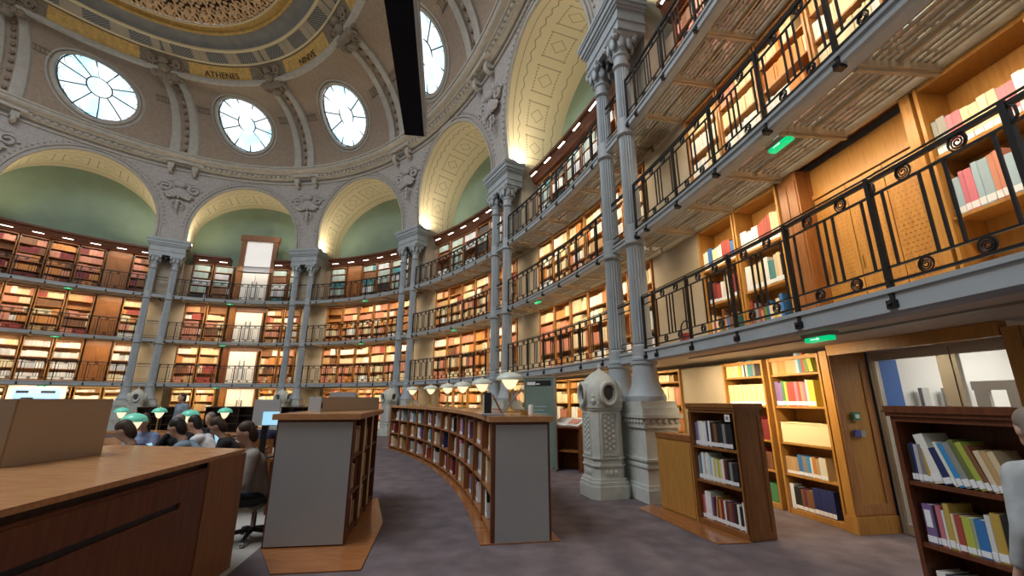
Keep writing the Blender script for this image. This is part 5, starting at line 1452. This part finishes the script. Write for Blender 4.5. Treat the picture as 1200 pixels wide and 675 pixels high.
#@@PEOPLE
# ------------------------------------------------------------------ reading tables, lamps, chairs, people
def table(label, loc, rz, L, wd):
    t = thing('reading_table', label, 'table', loc, rz, 'reading tables')
    mb = MB(); mb.box(-L / 2, L / 2, -wd / 2, wd / 2, .72, .76); obj('table_top', mb, OAK_MID, t)
    for x in (-L / 2 + .1, L / 2 - .1):
        for y in (-wd / 2 + .1, wd / 2 - .1):
            mb = MB(); mb.box(x - .04, x + .04, y - .04, y + .04, .005, .72); obj('leg', mb, OAK_DARK, t)
    return t
TR = math.radians(-18)
table('long oak reading table nearest the left counter', (-6.1, 6.9, 0), TR, 3.6, 1.1)
table('long oak reading table second from the left counter', (-7.2, 9.2, 0), TR, 4.4, 1.1)
table('long oak reading table farthest from the left counter', (-8.9, 11.8, 0), TR, 4.6, 1.1)
lg = None
for i, (x, y, lab) in enumerate(((-5.89, 6.96, 'largest turquoise lamp, on the nearest reading table'), (-10.5, 11.95, 'green lamp partly behind the taupe counter box'), (-9.44, 11.9, 'green lamp right of the largest turquoise lamp'), (-6.7, 9.27, 'green lamp on the middle reading table'), (-7.59, 11.75, 'green lamp farthest right among the tables'))):
    z = .761
    if lg is None:
        lg = thing('green_reading_lamp', lab, 'lamp', (x, y, z), 0, 'green glass reading lamps'); lamp_parts(lg, LAMPGREEN)
    else: dup(lg, (x, y, z), 0, lab)
def remesh(mb, name, m, parent, voxel, smooth_it=4):
    me = bpy.data.meshes.new(name); me.from_pydata(mb.v, [], mb.f); b = bmesh.new(); b.from_mesh(me); bmesh.ops.recalc_face_normals(b, faces=b.faces); b.to_mesh(me); b.free()
    o = bpy.data.objects.new(name, me); C.objects.link(o)
    md = o.modifiers.new('r', 'REMESH'); md.mode = 'VOXEL'; md.voxel_size = voxel
    ms = o.modifiers.new('s', 'SMOOTH'); ms.iterations = smooth_it; ms.factor = .5
    me2 = bpy.data.meshes.new_from_object(o.evaluated_get(bpy.context.evaluated_depsgraph_get())); me2.name = name
    bpy.data.objects.remove(o); bpy.data.meshes.remove(me); me2.materials.clear(); me2.materials.append(m)
    me2.polygons.foreach_set('use_smooth', [True] * len(me2.polygons))
    return link(name, me2, parent)
def limb(mb, pts, rad, sides=12):
    pts = [Vector(p) for p in pts]
    for (p, q, a, b) in zip(pts[:-1], pts[1:], rad[:-1], rad[1:]):
        n_ = 4; mb.tube([p.lerp(q, i / n_) for i in range(n_ + 1)], [a + (b - a) * i / n_ for i in range(n_ + 1)], sides)
    for p, r in zip(pts, rad): mb.ball(p, r, sides, 8)
def hand(mb, wrist, direc, palm_n):
    w_ = Vector(wrist); d = Vector(direc).normalized(); nn = Vector(palm_n); nn = (nn - d * nn.dot(d)).normalized(); sd = d.cross(nn)
    limb(mb, [w_, w_ + d * .045, w_ + d * .085], [.026, .03, .027], 8)
    for j, (o_, ln) in enumerate(((-.027, .068), (-.009, .08), (.009, .075), (.027, .058))):
        p = w_ + d * .085 + sd * o_
        limb(mb, [p, p + d * ln * .5 + nn * .006, p + d * ln * .85 + nn * .024], [.0105, .010, .009], 6)
    p = w_ + d * .03 - sd * .028; limb(mb, [p, p - sd * .025 + d * .03 + nn * .01, p - sd * .025 + d * .06 + nn * .02], [.012, .011, .0095], 6)
def person(label, loc, rz, top, bottom, hair, pose='sit', lean=.12, look=-.25, voxel=.016, hairlen=.5, arms='desk', tuck=None, zoff=0.0, headturn=0.0):
    """local y forward, z up"""
    t = thing('person', label, 'person', loc, rz)
    ph = .47 if pose == 'sit' else .93
    pel = Vector((0, 0, ph)); chest = Vector((0, lean, ph + .36)); nb = Vector((0, lean * 1.35, ph + .55)); hd = Vector((0, lean * 1.6 + .05, ph + .73))
    body = MB(); shirt = MB(); trou = MB()
    HX = Matrix.Translation(hd) @ Matrix.Rotation(headturn, 4, 'Z') @ Matrix.Rotation(look, 4, 'X')
    body.ball((0, 0, .02), (.076, .095, .115), 18, 14, HX); body.ball((0, .035, -.06), (.055, .062, .06), 14, 10, HX)
    body.ball((0, .1, -.015), (.014, .022, .026), 8, 6, HX); body.ball((0, .088, -.062), (.026, .012, .010), 8, 6, HX)
    for sd in (-1, 1): body.ball((sd * .078, -.005, -.005), (.012, .022, .032), 8, 6, HX)
    limb(body, [nb - Vector((0, 0, .06)), nb + Vector((0, .01, .03)), hd + Vector((0, -.005, -.06))], [.062, .054, .052])
    limb(body, [pel, pel.lerp(chest, .5), chest], [.13, .125, .13])
    limb(shirt, [pel + Vector((0, 0, .02)), pel.lerp(chest, .5), chest, nb - Vector((0, 0, .05))], [.165, .155, .165, .085])
    for sd in (-1, 1):
        shl = Vector((sd * .17, lean * 1.2, ph + .47))
        if arms == 'desk': el = Vector((sd * .25, lean + .14, ph + .22)); wr = Vector((sd * .10, lean + .36, ph + .29))
        elif arms == 'lap': el = Vector((sd * .24, lean + .06, ph + .18)); wr = Vector((sd * .07, lean + .27, ph + .14))
        elif arms == 'chin': el = Vector((sd * .22, lean + .26, ph + .28)); wr = Vector((sd * .06, lean + .22, ph + .55))
        else: el = Vector((sd * .23, lean * .9, ph + .17)); wr = Vector((sd * .24, lean + .10, ph - .06))
        limb(body, [shl, el, wr], [.05, .042, .03]); hand(body, wr, (wr - el), (0, 0, -1) if arms != 'chin' else (0, -1, 0))
        limb(shirt, [chest.lerp(shl, .6) + Vector((0, 0, .05)), shl, el, el.lerp(wr, .88)], [.09, .085, .062, .048])
        if pose == 'sit': hp = Vector((sd * .09, .02, ph)); kn = Vector((sd * .13, .43, ph + .0)); ak = Vector((sd * .13, .36, .09)); to = Vector((sd * .14, .50, .045))
        else: hp = Vector((sd * .09, 0, ph - .02)); kn = Vector((sd * .10, .03, .50)); ak = Vector((sd * .10, 0, .09)); to = Vector((sd * .12, .14, .04))
        limb(body, [hp, kn, ak], [.075, .052, .038]); limb(body, [ak, to], [.042, .036])
        limb(trou, [pel + Vector((sd * .04, 0, .02)), hp, kn, ak.lerp(kn, .12)], [.13, .098, .075, .062])
        sh_ = MB(); limb(sh_, [ak + Vector((0, -.03, -.045)), ak + Vector((0, .04, -.04)), to], [.042, .047, .04]); remesh(sh_, 'shoe', BLACKPL, t, .012, 2)
    remesh(body, 'body', SKIN, t, voxel)
    remesh(shirt, 'top', top, t, .016); remesh(trou, 'trousers', bottom, t, .018)
    hb = MB(); hb.ball((0, -.022, .056), (.086, .098, .092), 16, 12, HX)
    if hairlen > .3: hb.ball((0, -.055, -.01), (.085, .068, .10 + .08 * hairlen), 14, 10, HX)
    if hairlen > .8: hb.ball((0, -.075, -.12), (.075, .045, .15), 12, 10, HX)
    remesh(hb, 'hair', hair, t, .012, 2)
    for sd in (-1, 1):
        e_ = MB(); e_.ball((sd * .03, .083, .012), (.013, .010, .008), 8, 6, HX); obj('eye', e_, EYE_M, t, True)
    return t
def cloth(n, c): return bpy.data.materials.get(n) or mat(n, c, .9, noise=.12, nscale=14, bump=.15)
HBR, HBK, HGR = mat('brown_hair', (.045, .025, .015), .6), mat('black_hair', (.012, .010, .010), .55), mat('grey_hair', (.22, .18, .15), .7)
CG, CN, CB, CW, CK = cloth('taupe_grey_hoodie', (.30, .265, .24)), cloth('navy_knit', (.015, .02, .045)), cloth('grey_blue_knit', (.19, .25, .31)), cloth('white_cotton', (.62, .62, .64)), cloth('black_cotton', (.015, .015, .017))
CD, CP, CS = cloth('dark_denim', (.02, .025, .035)), cloth('plum_wool', (.16, .04, .09)), cloth('blue_jacket', (.20, .25, .42))
def chair(label, loc, rz, kind='wood'):
    if kind == 'office':
        t = thing('office_chair', label, 'chair', loc, rz)
        for q in range(5):
            a = q * 2 * PI / 5 + .3; mb = MB(); mb.tube([(0, 0, .12), (.17 * math.cos(a), .17 * math.sin(a), .10), (.30 * math.cos(a), .30 * math.sin(a), .075)], [.03, .025, .018], 8); lg_ = obj('base_arm', mb, BLACKPL, t, True)
            mb = MB(); X = Matrix.Translation((.31 * math.cos(a), .31 * math.sin(a), .032)) @ Matrix.Rotation(a, 4, 'Z') @ Matrix.Rotation(PI / 2, 4, 'X'); mb.lathe([(.0, -.02), (.028, -.02), (.028, .02), (0, .02)], 14, X=X); obj('caster', mb, CHROME, lg_)
        mb = MB(); mb.lathe([(.03, .1), (.03, .3), (.02, .3), (.02, .44)], 12); obj('gas_stem', mb, CHROME, t, True)
        mb = MB(); mb.box(-.24, .24, -.22, .24, .43, .485); obj('seat', mb, BLACKPL, t)
        mb = MB(); mb.box(-.22, .22, -.275, -.235, .60, .98); obj('backrest', mb, CK, t)
        mb = MB(); mb.tube([(0, -.1, .44), (0, -.27, .46), (0, -.29, .7)], .02, 8); obj('back_bracket', mb, BLACKPL, t, True)
    else:
        t = thing('reading_chair', label, 'chair', loc, rz, 'wooden reading chairs')
        mb = MB(); mb.box(-.22, .22, -.22, .22, .41, .45); obj('seat', mb, OAK_MID, t)
        mb = MB(); mb.box(-.22, .22, -.26, -.235, .62, .88); obj('backrest', mb, OAK_MID, t)
        for x in (-.2, .2):
            for y in (-.23, .2):
                mb = MB(); mb.box(x - .018, x + .018, y - .018, y + .018, .005, .87 if y < 0 else .41); obj('leg', mb, OAK_MID, t)
    return t
FOLK = [  # label, x, y, facing deg, top, bottom, hair, lean, look, hairlen, arms
 ('person in a taupe grey hoodie seated on an office chair behind the counter', -3.08, 5.62, 122, CG, CD, HBR, .10, -.45, .45, 'lap'),
 ('person in black sitting with head low beside the taupe counter box', -5.15, 5.75, 100, CK, CD, HBK, .24, -.6, .6, 'desk'),
 ('person in a navy top bending over papers beside the turquoise lamp', -4.62, 6.05, 108, CN, CD, HBR, .28, -.6, .5, 'desk'),
 ('person with dark hair in a grey-blue sweater writing at the table', -4.35, 6.60, 100, CB, CD, HBK, .30, -.5, .4, 'desk'),
 ('person in a white shirt leaning over the middle reading table', -4.95, 7.75, 95, CW, CD, HBK, .30, -.45, .4, 'desk'),
 ('person with grey hair seated behind the white-shirted reader', -6.35, 9.55, 180, CK, CD, HGR, .08, -.2, .3, 'desk'),
 ('person in black with head bowed between the hoodie wearer and white shirt', -4.1, 7.05, 110, CK, CD, HBR, .26, -.7, .5, 'desk'),
 ('person in a navy hooded top working in front of the lit monitor', -4.75, 8.6, 20, CN, CK, HBK, .14, -.2, .6, 'desk'),
 ('person in a blue jacket and plum scarf seated right of the turquoise lamp', -6.75, 8.35, 190, CS, CK, HBR, .1, -.3, .9, 'desk'),
 ('person resting chin on hands at the middle reading table', -6.05, 8.35, 180, CK, CD, HGR, .12, -.25, .3, 'chin'),
]
for i, (lab, x, y, fc, tp, bt, hr, ln, lk, hl, ar) in enumerate(FOLK):
    rz = math.radians(fc)
    person(lab, (x, y, 0.0), rz, tp, bt, hr, 'sit', ln, lk, .014 if i == 0 else .018, hl, ar)
    if i == 0: chair('black office chair on casters under the person in the grey hoodie', (x, y, .0), rz, 'office')
    else: chair('wooden chair under the %s' % lab.replace('person ', 'reader ', 1).split(' beside')[0].split(' bending')[0].split(' writing')[0].split(' leaning')[0].split(' with head')[0].split(' working')[0].split(' seated')[0], (x, y, .004), rz)
sf = MB(); limb(sf, [(-.1, .1, 1.04), (0, .16, 1.0), (.1, .1, 1.04)], [.05, .06, .05]); 
person('person in a blue jacket standing far off between the bookcases and tables', (-10.0, 13.5, 0), math.radians(160), CB, CD, HBR, 'stand', .04, -.1, .02, .6, 'down')
pr = person('person with grey-brown hair and pale grey top cut off by the right edge', (2.81, 2.32, 0), math.radians(-20), cloth('pale_grey_top', (.42, .45, .47)), CD, HGR, 'stand', .08, -.1, .012, .75, 'down'); pr.scale = (.865, .865, .865)
# monitor, papers, laptops among the readers
t = thing('lit_monitor', 'white-backed monitor with a pale blue lit screen beside the grey-ended island', 'monitor', (-3.74, 6.75, .76), math.radians(8))
mb = MB(); mb.box(-.18, .19, 0, .03, .46, .84); obj('frame', mb, mat('pale_monitor_shell', (.5, .52, .54), .4), t)
mb = MB(); mb.box(-.03, .20, -.008, -.001, .47, .66); obj('display', mb, SCREEN, t)
mb = MB(); mb.box(-.04, .04, .03, .06, .0, .6); obj('neck', mb, BLACKPL, t)
mb = MB(); mb.box(-.15, .15, -.1, .12, .001, .02); obj('foot', mb, BLACKPL, t)
table('small oak computer table under the lit monitor', (-4.0, 6.95, 0), math.radians(8), 1.1, .7)
for i, (x, y) in enumerate(((-5.0, 6.9), (-5.7, 6.55), (-6.6, 7.3), (-6.2, 9.2), (-5.8, 9.0))):
    t = thing('sheet_of_paper', 'white paper on the reading tables, %s from the counter side' % ORD[i], 'paper', (x, y, .762), .3 * i, 'papers on the reading tables')
    mb = MB(); mb.box(-.15, .15, -.11, .11, 0, .004); obj('sheet', mb, WHITE, t)
for i, (x, y, rz) in enumerate(((-5.25, 6.75, 1.9), (-6.9, 7.05, -.4), (-5.6, 8.85, 1.6))):
    t = thing('laptop_computer', ['open laptop with a pale screen before the navy-topped reader', 'grey laptop at the left end of the nearest reading table', 'open laptop on the middle reading table before the white shirt'][i], 'laptop', (x, y, .762), rz)
    mb = MB(); mb.box(-.16, .16, -.11, .11, 0, .015); obj('keyboard_base', mb, GREYPL, t)
    X = Matrix.Translation((0, .11, .015)) @ Matrix.Rotation(math.radians(-15), 4, 'X')
    mb = MB(); mb.box(-.16, .16, 0, .008, 0, .21, X); obj('screen_lid', mb, GREYPL, t)
    mb = MB(); mb.box(-.15, .15, -.002, -.0005, .01, .2, X); obj('display', mb, SCREEN, t)

# ------------------------------------------------------------------ all the remaining books
o = obj('shelved_books', STUFF, BOOKS_M); o['kind'] = 'stuff'
tag(o, 'rows of bound books filling the gallery and wall bookcases round the hall', 'books')
print('individual books', NBOOK[0], 'stuff verts', len(STUFF.v), 'objects', len(bpy.data.objects))
